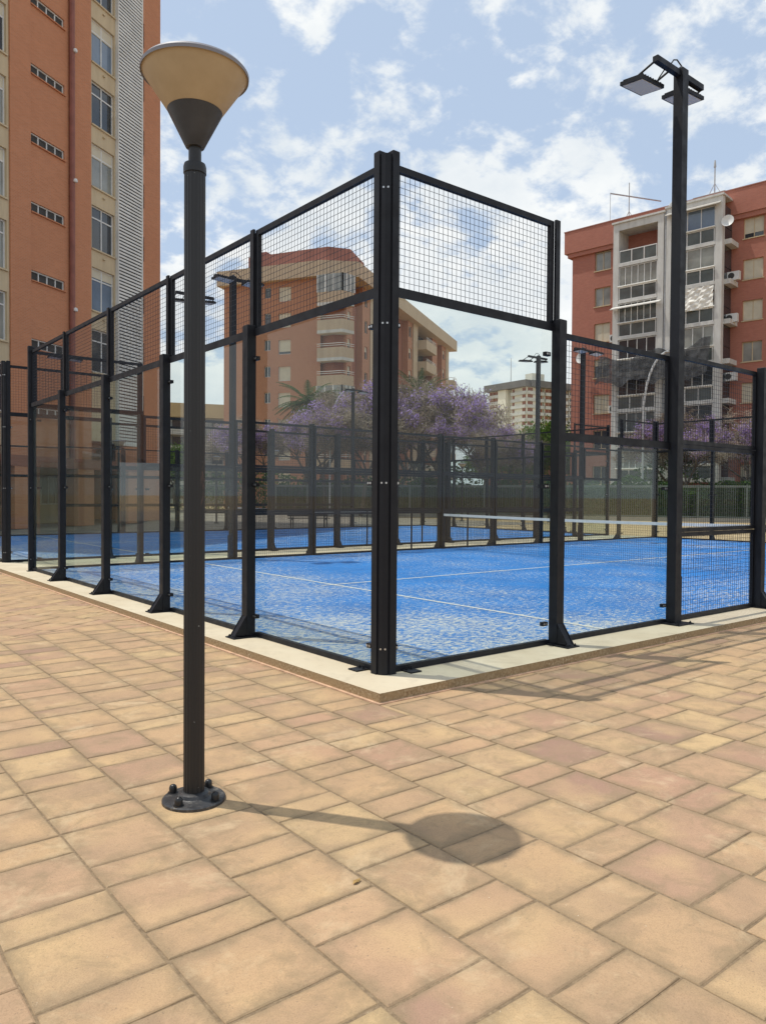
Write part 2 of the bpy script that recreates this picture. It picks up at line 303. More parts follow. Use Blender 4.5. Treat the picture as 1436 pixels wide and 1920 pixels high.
# ------------------------------------------------------------------ mesh helpers
class MB:
    def __init__(s): s.v = []; s.f = []; s.mi = []
    def poly(s, pts, mi=0):
        b = len(s.v); s.v += [tuple(p) for p in pts]; s.f.append(tuple(range(b, b+len(pts)))); s.mi.append(mi); return s
    def box(s, x0, x1, y0, y1, z0, z1, mi=0, caps=True):
        b = len(s.v); s.v += [(x, y, z) for z in (z0, z1) for x, y in ((x0, y0), (x1, y0), (x1, y1), (x0, y1))]
        q = [(0, 1, 5, 4), (1, 2, 6, 5), (2, 3, 7, 6), (3, 0, 4, 7)]
        if caps: q += [(3, 2, 1, 0), (4, 5, 6, 7)]
        s.f += [tuple(b+i for i in k) for k in q]; s.mi += [mi]*len(q); return s
    def bevbox(s, x0, x1, y0, y1, z0, z1, c=.004, mi=0):
        # box with chamfered top edge
        b = len(s.v)
        s.v += [(x0, y0, z0), (x1, y0, z0), (x1, y1, z0), (x0, y1, z0), (x0, y0, z1-c), (x1, y0, z1-c), (x1, y1, z1-c), (x0, y1, z1-c),
                (x0+c, y0+c, z1), (x1-c, y0+c, z1), (x1-c, y1-c, z1), (x0+c, y1-c, z1)]
        q = [(0, 1, 5, 4), (1, 2, 6, 5), (2, 3, 7, 6), (3, 0, 4, 7), (4, 5, 9, 8), (5, 6, 10, 9), (6, 7, 11, 10), (7, 4, 8, 11), (8, 9, 10, 11)]
        s.f += [tuple(b+i for i in k) for k in q]; s.mi += [mi]*len(q); return s
    def prism(s, pts, z0, z1, mi=0):            # convex/concave outline in xy, extruded
        n = len(pts); b = len(s.v); s.v += [(*p, z0) for p in pts] + [(*p, z1) for p in pts]
        s.f += [tuple(b+i for i in range(n))[::-1], tuple(b+n+i for i in range(n))]; s.mi += [mi, mi]
        for i in range(n):
            j = (i+1) % n; s.f.append((b+i, b+j, b+n+j, b+n+i)); s.mi.append(mi)
        return s
    def tube(s, p0, p1, r0, r1=None, n=6, caps=False, mi=0):
        p0, p1 = Vector(p0), Vector(p1); r1 = r0 if r1 is None else r1; d = (p1-p0)
        if d.length < 1e-6: return s
        d.normalize(); a = d.orthogonal().normalized(); c = d.cross(a); b = len(s.v)
        for p, r in ((p0, r0), (p1, r1)):
            for i in range(n):
                t = 2*math.pi*i/n; s.v.append(tuple(p + a*math.cos(t)*r + c*math.sin(t)*r))
        for i in range(n):
            j = (i+1) % n; s.f.append((b+i, b+j, b+n+j, b+n+i)); s.mi.append(mi)
        if caps: s.f += [tuple(b+i for i in range(n))[::-1], tuple(b+n+i for i in range(n))]; s.mi += [mi, mi]
        return s
    def path(s, pts, r, n=6, mi=0):
        for a, b in zip(pts[:-1], pts[1:]): s.tube(a, b, r, r, n, False, mi)
        return s
    def lathe(s, prof, n=32, cx=0, cy=0, mi=0, flute=0):
        b = len(s.v)
        for r, z in prof:
            for i in range(n):
                t = 2*math.pi*i/n; rr = r*(1-flute*(i % 2)); s.v.append((cx+rr*math.cos(t), cy+rr*math.sin(t), z))
        for k in range(len(prof)-1):
            for i in range(n):
                j = (i+1) % n; s.f.append((b+k*n+i, b+k*n+j, b+(k+1)*n+j, b+(k+1)*n+i)); s.mi.append(mi)
        s.f.append(tuple(b+i for i in range(n))[::-1]); s.f.append(tuple(b+(len(prof)-1)*n+i for i in range(n))); s.mi += [mi, mi]
        return s
    def mesh(s, name, mats, smooth=False):
        me = bpy.data.meshes.new(name); me.from_pydata(s.v, [], s.f)
        for m in (mats if isinstance(mats, (list, tuple)) else [mats]): me.materials.append(M[m] if isinstance(m, str) else m)
        if any(s.mi): me.polygons.foreach_set('material_index', s.mi)
        if smooth: me.shade_smooth() if hasattr(me, 'shade_smooth') else None
        me.update(); return me
def link(name, me, parent=None, loc=(0, 0, 0), rz=0.0):
    o = bpy.data.objects.new(name, me); COL.objects.link(o); o.location = loc; o.rotation_euler = (0, 0, rz)
    if parent: o.parent = parent
    return o
def thing(name, label, cat, loc=(0, 0, 0), rz=0.0, group=None):
    o = link(name, None, None, loc, rz); o['label'] = label; o['category'] = cat
    if group: o['group'] = group
    return o
def tag(o, label, cat, group=None):
    o['label'] = label; o['category'] = cat
    if group: o['group'] = group
    return o
def struct(o): o['kind'] = 'structure'; return o
def stuff(o): o['kind'] = 'stuff'; return o
CH = {}
def copy_thing(root, loc, rz=0.0, label=None, group=None, scale=None):
    r = root.copy(); COL.objects.link(r); r.location = loc; r.rotation_euler = (0, 0, rz)
    if scale: r.scale = (scale,)*3
    if label: r['label'] = label
    if group: r['group'] = group
    for ch in list(root.children):
        c = ch.copy(); COL.objects.link(c); c.parent = r
        for g in ch.children:
            d = g.copy(); COL.objects.link(d); d.parent = c
    return r
def auto_smooth(me, ang=40):
    me.polygons.foreach_set('use_smooth', [True]*len(me.polygons))
    try: me.set_sharp_from_angle(angle=R(ang))
    except Exception: pass
    return me
GZ = -.07
# ------------------------------------------------------------------ ground
g = struct(link('ground', MB().poly([(-900, -900, -.105), (900, -900, -.105), (900, 900, -.105), (-900, 900, -.105)]).mesh('ground', 'sand')))
def rect(x0, x1, y0, y1, z): return [(x0, y0, z), (x1, y0, z), (x1, y1, z), (x0, y1, z)]
M['plaza'] = simple('plaza_shaded_concrete', (.27, .225, .18, 1), .9, .15, .5)  # pavement; the shade beside the tower is put into its grey-brown
struct(link('plaza', MB().poly(rect(-60, 30, 22.36, 62, -.097)).poly(rect(-60, -12, -30, 22.359, -.097)).mesh('plaza', 'plaza')))
# paving bed
PX, PY = -.40, -.455          # plinth corner
paving = struct(link('paving', MB().poly(rect(-12, 26, -12, PY, -.0745)).poly(rect(-12, PX, PY, 24.0, -.0745)).mesh('paving_bed', 'joint')))
# pavers
def clip(poly, a, b, c):      # keep a*x+b*y<=c
    o = []
    for i in range(len(poly)):
        p, q = poly[i], poly[(i+1) % len(poly)]; dp, dq = a*p[0]+b*p[1]-c, a*q[0]+b*q[1]-c
        if dp <= 0: o.append(p)
        if (dp < 0 < dq) or (dq < 0 < dp):
            t = dp/(dp-dq); o.append((p[0]+(q[0]-p[0])*t, p[1]+(q[1]-p[1])*t))
    return o
def area(p): return abs(sum(p[i][0]*p[(i+1) % len(p)][1]-p[(i+1) % len(p)][0]*p[i][1] for i in range(len(p))))/2
J = .0045
Edge = (-1.0, 3.93); ea = R(22)                       # border line between the two layings
ex, ey = -math.sin(ea), math.cos(ea)
tiles = []                                            # (polygon, full?, size, centre, rot)
def emit(poly, rot, full):
    if max(p[1] for p in poly) <= PY-.028 or max(p[0] for p in poly) <= PX-.028:
        if area(poly) > .0025: tiles.append((poly, full, rot, (sum(p[0] for p in poly)/len(poly), sum(p[1] for p in poly)/len(poly))))
        return
    if min(p[0] for p in poly) > PX and min(p[1] for p in poly) > PY: return
    for part in (0, 1):
        if part == 0: q = clip(poly, 1, 0, PX-.028)
        else: q = clip(clip(poly, -1, 0, -(PX-.028)), 0, 1, PY-.028)
        if len(q) < 3 or area(q) < .0025: continue
        whole = full and abs(area(q)-area(poly)) < 1e-6
        cx_ = sum(p[0] for p in q)/len(q); cy_ = sum(p[1] for p in q)/len(q)
        tiles.append((q, whole, rot, (cx_, cy_)))
def inside(x, y):
    d = Vector((x-CAM.x, y-CAM.y)); r_ = d.length
    if r_ < .9: return False
    a = math.degrees(math.atan2(d.y, d.x))-math.degrees(yaw)
    return abs(a) < 36 and r_ < 15
rows = [-2.74+.3925*k for k in range(-9, 32)]
anchors = {0: [(-1.78, .185), (-1.595, .37)], 1: [(-2.0, .20), (-1.8, .35), (-1.46, .37), (-1.09, .19), (-.90, .37)], 2: [(-1.69, .165), (-1.53, .37)], -1: [(-1.98, .19), (-1.79, .37)],
           6: [(-2.245, .205), (-2.035, .37)], 7: [(-2.335, .19), (-2.13, .37)]}
for k, x0 in enumerate(rows):
    x1 = rows[k+1] if k+1 < len(rows) else x0+.3925
    kk = k-9
    seq = anchors.get(kk)
    ph = random.random()*.56 if not seq else 0
    cuts = []
    if seq:
        cuts = [(y, l) for y, l in seq]; y = cuts[-1][0]+cuts[-1][1]; big = cuts[-1][1] > .3
        while y < 7: l = .19 if big else .37; cuts.append((y, l)); y += l; big = not big
        y = cuts[0][0]; big = cuts[0][1] > .3
        while y > -5: l = .19 if big else .37; y -= l; cuts.append((y, l)); big = not big
    else:
        y = -5-ph; big = True
        while y < 7: l = .37+random.uniform(-.006, .006) if big else .19; cuts.append((y, l)); y += l; big = not big
    cuts.sort()
    for i_, (y, l) in enumerate(cuts):
        l = (cuts[i_+1][0] - y) if i_+1 < len(cuts) else l
        if l < .05: continue
        jx = random.uniform(-.002, .002)
        P_ = [(x0+J+jx, y+J), (x1-J+jx, y+J), (x1-J+jx, y+l-J), (x0+J+jx, y+l-J)]
        cxm, cym = (x0+x1)/2, y+l/2
        if not inside(cxm, cym): continue
        if cxm < .3:
            P2 = clip(P_, ex, ey, ex*Edge[0]+ey*Edge[1]-.004)
            if len(P2) < 3: continue
            emit(P2, 0, abs(area(P2)-area(P_)) < 1e-6)
        else: emit(P_, 0, True)
th = R(33); ct, sn = math.cos(th), math.sin(th)
for i in range(-30, 40):
    ph = random.random()*.56
    for j in range(-40, 40):
        for (a0, l) in ((0, .37), (.37, .19)):
            u0, v0 = i*.3925, j*.56+a0+ph
            P_ = [(u0+J, v0+J), (u0+.3925-J, v0+J), (u0+.3925-J, v0+l-J), (u0+J, v0+l-J)]
            P_ = [(-1+p[0]*ct-p[1]*sn, 4+p[0]*sn+p[1]*ct) for p in P_]
            c_ = (sum(p[0] for p in P_)/4, sum(p[1] for p in P_)/4)
            if c_[0] > .3 or c_[1] < 2.5 or c_[1] > 11.5 or not inside(*c_) or ex*(c_[0]-Edge[0])+ey*(c_[1]-Edge[1]) < -.5: continue
            P2 = clip(P_, -ex, -ey, -(ex*Edge[0]+ey*Edge[1])-.004)
            if len(P2) < 3: continue
            emit(P2, 0, False)
def apparent(t):
    d = math.hypot(t[3][0]-CAM.x, t[3][1]-CAM.y); vis = abs(math.degrees(math.atan2(t[3][1]-CAM.y, t[3][0]-CAM.x))-math.degrees(yaw)) < 29 and d > 1.7
    return -(area(t[0])/d**3) if vis else 1/d
tiles.sort(key=apparent)
def rough(q, rng_, n=3, amp=.0022):
    o = []
    for i in range(len(q)):
        a, b = q[i], q[(i+1) % len(q)]; dx, dy = b[0]-a[0], b[1]-a[1]; l = math.hypot(dx, dy) or 1
        for k in range(n):
            t = k/n + (rng_.uniform(-.1, .1) if k else 0); off = rng_.uniform(-amp, amp*.6)
            if k == 0: t += 0; off = -rng_.random()*amp*1.2
            o.append((a[0]+dx*t+dy/l*off, a[1]+dy*t-dx/l*off))
    return o
def tile_geo(mb, q, cx_, cy_, dz=0, tx=0, ty=0):
    n = len(q); b = len(mb.v); c = .0045
    zt = lambda x, y: dz+tx*(x-cx_)+ty*(y-cy_)
    ins = [(p[0]+(cx_-p[0])*c/max(.05, math.hypot(cx_-p[0], cy_-p[1]))*1.4, p[1]+(cy_-p[1])*c/max(.05, math.hypot(cx_-p[0], cy_-p[1]))*1.4) for p in q]
    mb.v += [(p[0], p[1], -.016) for p in q]+[(p[0], p[1], zt(*p)-.0035) for p in q]+[(p[0], p[1], zt(*p)) for p in ins]
    for i in range(n):
        j = (i+1) % n; mb.f.append((b+i, b+j, b+n+j, b+n+i)); mb.f.append((b+n+i, b+n+j, b+2*n+j, b+2*n+i)); mb.mi += [0, 0]
    mb.f.append(tuple(b+2*n+i for i in range(n))); mb.mi.append(0)
    return 2*n+1
cache = {}
far = MB(); tint = []
def attrs(me, tn, own):
    a = me.attributes.new('tint', 'FLOAT', 'FACE'); a.data.foreach_set('value', tn)
    a = me.attributes.new('own', 'FLOAT', 'FACE'); a.data.foreach_set('value', own)
for i, (q, whole, rot, c_) in enumerate(tiles):
    if i < 300:
        w_ = round(max(p[0] for p in q)-min(p[0] for p in q), 2), round(max(p[1] for p in q)-min(p[1] for p in q), 2)
        key = (w_, i % 9) if whole else None
        if key in cache and key is not None: me = cache[key]
        else:
            mb = MB(); tile_geo(mb, rough([(p[0]-c_[0], p[1]-c_[1]) for p in q], random), 0, 0); me = mb.mesh('paver', 'tile')
            attrs(me, [0.0]*len(mb.f), [1.0]*len(mb.f))
            if key is not None: cache[key] = me
        o = link('tile', me, paving, (c_[0], c_[1], GZ+random.uniform(-.0012, .0012)), random.uniform(-.004, .004))
        o.rotation_euler = (random.uniform(-.0035, .0035), random.uniform(-.0035, .0035), random.uniform(-.003, .003))
    else:
        nf = tile_geo(far, [(p[0], p[1]) for p in q], c_[0], c_[1], random.uniform(-.0015, .0015), random.uniform(-.004, .004), random.uniform(-.004, .004))
        tint += [random.random()]*nf
me = far.mesh('far_pavers', 'tile'); attrs(me, tint, [0.0]*len(tint))
stuff(link('distant_tiles', me, paving, (0, 0, GZ)))
# mortar bead at the kerb foot
mb = MB().box(PX-.026, PX, PY-.026, 22.4, -.083, -.064).box(PX, 20.4, PY-.026, PY, -.083, -.064)
link('mortar_bead', mb.mesh('mortar_bead', 'mortar'), paving)

# plinth, courts
YB = 11.9
mb = MB(); mb.poly(rect(PX, 20.45, PY, YB+10.45, 0.0), 0)
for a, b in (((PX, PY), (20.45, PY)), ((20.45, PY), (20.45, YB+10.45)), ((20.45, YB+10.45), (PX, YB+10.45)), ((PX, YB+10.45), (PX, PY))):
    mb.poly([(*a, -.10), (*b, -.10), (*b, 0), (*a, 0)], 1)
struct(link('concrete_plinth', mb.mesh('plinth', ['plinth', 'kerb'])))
for y0 in (0, YB):
    t = struct(link('court_turf', MB().poly(rect(.03, 19.97, .03, 9.97, .005)).mesh('turf', 'turf'), None, (0, y0, 0)))
    for r_ in ((3.025, 3.075, .03, 9.97), (16.925, 16.975, .03, 9.97), (3.076, 16.924, 4.975, 5.025), (2.83, 3.024, 4.975, 5.025)):
        link('court_line', MB().poly(rect(*r_, .009)).mesh('line', 'line'), t)

# ------------------------------------------------------------------ court cages
def wires(w, h, step=.05, r=.0014):
    mb = MB(); n = int(w/step)
    for i in range(1, n): x = w*i/n; mb.box(x-r, x+r, -r, r, .02, h-.02, caps=False)
    k = max(1, int(h/step))
    for i in range(1, k): z = h*i/k; mb.box(.02, w-.02, r, 3*r, z-r, z+r)
    return mb.mesh('welded_wire', 'wire')
def framem(w, h, t=.04):
    return MB().box(0, w, -.02, .02, 0, t).box(0, w, -.02, .02, h-t, h).box(0, t, -.02, .02, t, h-t).box(w-t, w, -.02, .02, t, h-t).mesh('panel_frame', 'black')
MC = {}
def mc(key, fn):
    if key not in MC: MC[key] = fn()
    return MC[key]
def glassm(w, h): return MB().box(0, w, -.006, .006, 0, h).mesh('glass', 'glass')
def clampm():
    mb = MB().box(-.01, .06, -.045, -.008, -.018, .018)
    for x in (.016, .044): mb.tube((x, -.045, 0), (x, -.052, 0), .010, .010, 8, True, 1)
    return mb.mesh('clamp', ['black', 'bolt'])
def postm(h):
    mb = MB().bevbox(-.05, .05, -.115, -.022, .0, h, .006)
    mb.box(-.012, -.002, -.018-.004, -.012, .1, h)
    return mb.mesh('post', 'black')
def gussetm():
    mb = MB(); p = [(-.1155, .21), (-.245, .02), (-.1155, .02)]
    for x0, x1 in ((-.045, -.035), (.035, .045)):
        b = len(mb.v); mb.v += [(x0, *q) for q in p]+[(x1, *q) for q in p]
        mb.f += [(b, b+1, b+2), (b+5, b+4, b+3), (b, b+3, b+4, b+1), (b+1, b+4, b+5, b+2), (b+2, b+5, b+3, b)]; mb.mi += [0]*5
    b = len(mb.v); mb.v += [(-.035, -.1155, .20), (.035, -.1155, .20), (.035, -.235, .022), (-.035, -.235, .022)]; mb.f.append((b, b+3, b+2, b+1)); mb.mi.append(0)
    return mb.mesh('gusset', 'black')
def platem(x0=-.085, x1=.085, y0=-.27, y1=-.0):
    mb = MB().box(x0, x1, y0, y1, 0.0, .011)
    for x in (x0+.028, x1-.028):
        mb.tube((x, y0+.028, .011), (x, y0+.028, .021), .013, .013, 6, True, 1); mb.tube((x, y0+.028, .021), (x, y0+.028, .032), .007, .006, 6, True, 1)
    return mb.mesh('base_plate', ['black', 'black'])
def fence_wall(root, org, rz, length, kind, lightpos=()):
    """kind: list of panel types every 2 m; local x along wall, outward = -y"""
    base = Matrix.Translation(org) @ Matrix.Rotation(rz, 4, 'Z')
    def put(name, me, x, y, z, parent=root):
        p = base @ Vector((x, y, z)); return link(name, me, parent, p, rz)
    n = len(kind)
    for i, k in enumerate(kind):
        x = 2.0*i
        hg = {'A': 2.93, 'B': 1.93}.get(k)
        if hg:
            put('bottom_rail', mc('brail', lambda: MB().box(.05, 1.95, -.022, .022, 0, .045).mesh('rail', 'black')), x, 0, .0)
            gp = put('glass_panel', mc(('g', hg), lambda: glassm(1.95, hg-.05)), x+.025, 0, .046)
            for cx_, rr in ((.045, 0), (1.90, math.pi)):
                for z in ((.2, 1.47, 2.68) if k == 'A' else (.2, 1.47)):
                    c = link('clamp', mc(('c', rr > 0), (lambda: clampm()) if rr == 0 else (lambda: mirror(clampm()))), gp, (cx_-.025, 0, z-.046))
            mp_ = put('mesh_panel', mc(('f', .95), lambda: framem(2.0-.06, .98, .05)), x+.03, 0, hg+.0)
            stuff(link('wire_mesh', mc(('w', .95), lambda: wires(1.94, .98)), mp_, (0, 0, 0)))
            put('middle_rail', mc('mrail', lambda: MB().box(.05, 1.95, -.038, -.0225, 0, .07).mesh('rail', 'black')), x, 0, hg-.03)
        else:
            z = .0
            for q, h in enumerate((.98, .98, .98)):
                mp_ = put('mesh_panel', mc(('f', h), lambda: framem(1.94, h, .045 if h else 0)), x+.03, 0, z+.003)
                stuff(link('wire_mesh', mc(('w', h), lambda: wires(1.94, h)), mp_, (0, 0, 0))); z += .985
            if k == 'D':
                put('gate_post', mc('gp', lambda: MB().box(-.02, .02, -.045, -.0225, 0, 1.0).mesh('gate_post', 'black')), x+1.0, 0, 0)
    for i in range(n+1):
        if i in (0, n): continue
        if i in lightpos: continue
        a, b = kind[i-1], kind[i]
        tall = a == 'A' and b == 'A'
        h = 3.0
        po = put('post', mc(('p', h), lambda: postm(h)), 2.0*i, 0, 0)
        link('gusset', mc('gus', gussetm), po); link('base_plate', mc('bp', platem), po, (0, 0, .0005))
        if a == 'A' or b == 'A':
            put('upright', mc('upr', lambda: MB().box(-.03, .03, -.045, -.0225, 0, .92).mesh('upright', 'black')), 2.0*i, 0, 3.0)
def mirror(me):
    for v in me.vertices: v.co.x = -v.co.x
    me.flip_normals(); return me
def corner_post(root, x, y, rz):
    mb = MB().bevbox(-.074, -.006, 0, .066, 0, 3.985, .006).bevbox(0, .066, -.074, -.006, 0, 3.985, .006)
    mb.prism([(-.062, 0), (-.062, -.018), (-.050, -.043), (-.043, -.050), (-.018, -.062), (-.0, -.062), (-.0, 0)], 0.0005, 3.955)
    for z in (.2, 1.47, 2.68, 3.7):
        for a, b in ((-.056, -.031), (-.031, -.056)):
            d = Vector((-.7, -.7, 0)).normalized(); mb.tube(Vector((a, b, z))+d*-.002, Vector((a, b, z))+d*.004, .008, .008, 8, True, 1)
    p = link('corner_post', mb.mesh('corner_post', ['black', 'bolt']), root, (x, y, 0), rz)
    def pl(x0, x1, y0, y1, bx):
        m_ = MB().box(x0, x1, y0, y1, 0, .01)
        for (a, b) in bx: m_.tube((a, b, .01), (a, b, .021), .012, .012, 6, True).tube((a, b, .021), (a, b, .034), .006, .006, 6, True)
        link('base_plate', m_.mesh('base_plate', 'black'), p, (0, 0, .001))
    pl(-.14, -.0, .16, .27, ((-.05, .19), (-.05, .24))); pl(.16, .27, -.14, -.0, ((.19, -.05), (.24, -.05)))
def cage(y0, label):
    root = thing('court_fence', label, 'court fence', (0, y0, 0), 0, 'glass and mesh cages round the two courts')
    fence_wall(root, (0, 0, 0), 0, 20, 'ABCCDDCCBA', (2, 8)); fence_wall(root, (20, 0, 0), math.pi/2, 10, 'AAAAA')
    fence_wall(root, (20, 10, 0), math.pi, 20, 'ABCCDDCCBA', (2, 8)); fence_wall(root, (0, 10, 0), -math.pi/2, 10, 'AAAAA')
    for (x, y, rz) in ((0, 0, 0), (20, 0, math.pi/2), (20, 10, math.pi), (0, 10, -math.pi/2)): corner_post(root, x, y, rz)
    return root
cage(0, 'nearest black steel cage with clear glass back wall standing round the front blue court')
cage(YB, 'second black steel cage behind the front court, round the farther blue court')

# ------------------------------------------------------------------ nets
def net(y0, label):
    t = thing('tennis_net', label, 'net', (10, y0, 0), 0, 'nets across the blue courts')
    mb = MB()
    for i in range(1, 200): y = 9.9*i/200+.05; mb.box(-.0014, .0014, y-.0014, y+.0014, .03, .86, caps=False)
    for i in range(0, 18): z = .04+.048*i; mb.box(.0014, .0042, .05, 9.95, z-.0014, z+.0014)
    stuff(link('net_mesh', mb.mesh('net_mesh', 'netw'), t))
    b = MB(); n = 20
    for i in range(n):
        ya, yb = .06+9.88*i/n, .06+9.88*(i+1)/n; s_ = lambda y: .92-.035*math.sin(math.pi*y/10)
        b.poly([(-.012, ya, s_(ya)-.06), (-.012, yb, s_(yb)-.06), (-.012, yb, s_(yb)), (-.012, ya, s_(ya))]).poly([(.012, ya, s_(ya)), (.012, yb, s_(yb)), (.012, yb, s_(yb)-.06), (.012, ya, s_(ya)-.06)]).poly([(-.012, ya, s_(ya)), (-.012, yb, s_(yb)), (.012, yb, s_(yb)), (.012, ya, s_(ya))])
    link('top_band', b.mesh('top_band', 'band'), t)
    for y in (.06, 9.94): link('net_post', MB().bevbox(-.04, .04, -.035, .035, .006, .96).mesh('net_post', 'black'), t, (.0, y, 0))
net(0, 'net with white top band stretched across the nearer blue court')
net(YB, 'net across the farther blue court seen through both cages')

# ------------------------------------------------------------------ floodlight poles
def flood_proto():
    t = thing('floodlight_pole', '', 'floodlight')
    mb = MB().box(-.055, .055, -.055, .055, 0, 5.97); b = len(mb.v)
    mb.v += [(-.055, -.055, 5.97), (.055, -.055, 5.97), (.055, .055, 5.97), (-.055, .055, 5.97), (0, 0, 6.02)]; mb.f += [(b, b+1, b+4), (b+1, b+2, b+4), (b+2, b+3, b+4), (b+3, b, b+4)]; mb.mi += [0]*4
    link('pole', mb.mesh('pole', 'black'), t)
    link('base_plate', platem(-.15, .15, -.16, .06), t, (0, 0, .001))
    link('sleeve', MB().bevbox(.0, .075, .056, .0, 0, 0).mesh('x', 'black') if False else MB().bevbox(.0555, .085, -.05, .05, .012, .52, .01).mesh('sleeve', 'black'), t)
    link('crossbar', MB().box(-.55, .42, -.035, .035, 5.90, 5.962).box(-.0556, -.0555, -.01, .01, 5.9, 5.91).mesh('crossbar', 'black') if False else MB().box(-.50, -.056, -.03, .03, 5.89, 5.95).box(.056, .42, -.03, .03, 5.89, 5.95).mesh('crossbar', 'black'), t)
    for (x, tilt, yy, zl_) in ((-.33, 0.10, .26, 5.80), (.30, .04, .15, 5.83)):
        head = MB(); head.box(-.20, .20, -.14, .14, -.010, .028)
        for k in range(8): xx = -.17+.048*k; head.box(xx-.006, xx+.006, -.12, .12, .0281, .05)
        h = link('floodlight', head.mesh('floodlight', 'black'), t, (x, yy, zl_)); h.rotation_euler = (tilt, -.06, 0)
        link('lens', MB().box(-.18, .18, -.12, .12, -.015, -.0105).mesh('lens', 'lens'), h)
        for s_ in (-.14, .14): link('bracket', MB().tube((x+s_, .0, 5.92), (x+s_, yy, zl_+.03), .012, .012, 5, True).mesh('bracket', 'black'), t)
    c = [(-.22, .0, 5.95), (-.15, .0, 6.03), (-.05, .02, 6.075), (.06, .03, 6.05), (.08, .02, 5.95)]
    link('cable', MB().path(c, .008, 5).path([(-.28, 0, 5.92), (-.30, .08, 5.82), (-.22, .18, 5.80), (-.17, .24, 5.85)], .007, 5).mesh('cable', 'rubber'), t)
    return t
fp = flood_proto()
fl = [(4, -.075, 0, 'tall floodlight pole rising from the right side fence of the nearest court'),
      (4, 10.075, math.pi, 'floodlight pole on the far fence of the front court, right of the round lamp post'),
      (16, 10.075, math.pi, 'floodlight pole seen through the right mesh in front of the red building'),
      (16, YB-.075, 0, 'floodlight pole standing against the sky before the pale distant tower'),
      (16, YB+10.075, math.pi, 'floodlight pole behind the second court in front of the purple trees'),
      (4, YB+10.075, math.pi, 'floodlight pole at the foot of the tall brick tower'),
      (4, YB-.075, 0, 'floodlight pole hidden mostly behind the foreground lamp post')]
for i, (x, y, rz, lb) in enumerate(fl):
    if i == 0: fp.location = (x, y, 0); o = fp
    else: o = copy_thing(fp, (x, y, 0), rz)
    o['label'] = lb; o['group'] = 'floodlight poles of the courts'

# ------------------------------------------------------------------ lamp posts
def lamp_proto():
    t = thing('lamp_post', '', 'lamp post')
    mb = MB().lathe([(.0485, .03), (.0485, 2.93)], 40, flute=.055)
    link('post', mb.mesh('post', 'lamp'), t)
    link('post_cap', auto_smooth(MB().lathe([(.046, 2.925), (.052, 2.927), (.052, 2.958), (.048, 2.972), (.030, 2.976)], 32).mesh('cap', 'lamp')), t)
    link('neck', auto_smooth(MB().lathe([(.029, 2.97), (.029, 3.052)], 24).mesh('neck', 'lamp')), t)
    fl_ = link('base_flange', auto_smooth(MB().lathe([(.147, 0), (.147, .012), (.141, .018), (.088, .021), (.078, .026), (.070, .040), (.056, .046), (.048, .047)], 40).mesh('flange', 'flange'), 30), t)
    for a in (42, 132, 222, 312):
        x, y = .118*math.cos(R(a-20)), .118*math.sin(R(a-20))
        link('bolt', auto_smooth(MB().lathe([(.025, .016), (.025, .021), (.0185, .022), (.0185, .043), (.0155, .052), (.009, .057), (.002, .059)], 12, x, y).mesh('bolt', 'rubber')), fl_)
    link('cone_base', auto_smooth(MB().lathe([(.030, 3.045), (.042, 3.047), (.046, 3.055), (.125, 3.211), (.123, 3.212)], 48).mesh('cone', 'cone')), t)
    link('diffuser', auto_smooth(MB().lathe([(.123, 3.2115), (.126, 3.2135), (.238, 3.378), (.236, 3.380)], 64).mesh('diffuser', 'diffuser')), t)
    link('lid', auto_smooth(MB().lathe([(.236, 3.3805), (.2445, 3.372), (.246, 3.387), (.235, 3.400), (.10, 3.424), (.01, 3.43)], 64).mesh('lid', 'lid'), 30), t)
    return t
lp = lamp_proto(); lp.location = (-2.138, -1.228, GZ); lp.rotation_euler = (0, 0, R(8))
lp['label'] = 'round black lamp post with cream cone shade bolted to the paving in the foreground'; lp['group'] = 'cone shaded lamp posts'
for (x, y, s_, lb) in ((6.31, 23.2, 1, 'distant cone lamp post by the arcade of the tall brick tower'), (13.53, 24.4, 1, 'distant cone lamp post left of the bench beyond the courts'),
                    (14.17, 31.13, 1, 'distant cone lamp post with pale shade, just right of the foreground post'), (28.16, 27.56, 1, 'distant cone lamp post by the hedge, above the left end of the near net')):
    copy_thing(lp, (x, y, GZ-.02), 0, lb)

# ------------------------------------------------------------------ facade tools
def wall_mesh(name, s0, s1, z0, z1, ops, depth, mat, y=0.0, jamb=None):
    mb = MB(); xs = sorted({s0, s1, *[o[0] for o in ops], *[o[1] for o in ops]}); zs = sorted({z0, z1, *[o[2] for o in ops], *[o[3] for o in ops]})
    for i in range(len(xs)-1):
        for j in range(len(zs)-1):
            a, b, c, d = xs[i], xs[i+1], zs[j], zs[j+1]; mx_, mz = (a+b)/2, (c+d)/2
            if any(o[0] < mx_ < o[1] and o[2] < mz < o[3] for o in ops): continue
            mb.poly([(a, y, c), (b, y, c), (b, y, d), (a, y, d)])
    for (a, b, c, d) in ops:
        e = y+depth
        mb.poly([(a, y, c), (a, y, d), (a, e, d), (a, e, c)]).poly([(b, y, c), (b, e, c), (b, e, d), (b, y, d)])
        mb.poly([(a, y, c), (a, e, c), (b, e, c), (b, y, c)]).poly([(a, y, d), (b, y, d), (b, e, d), (a, e, d)])
    return mb.mesh(name, mat)
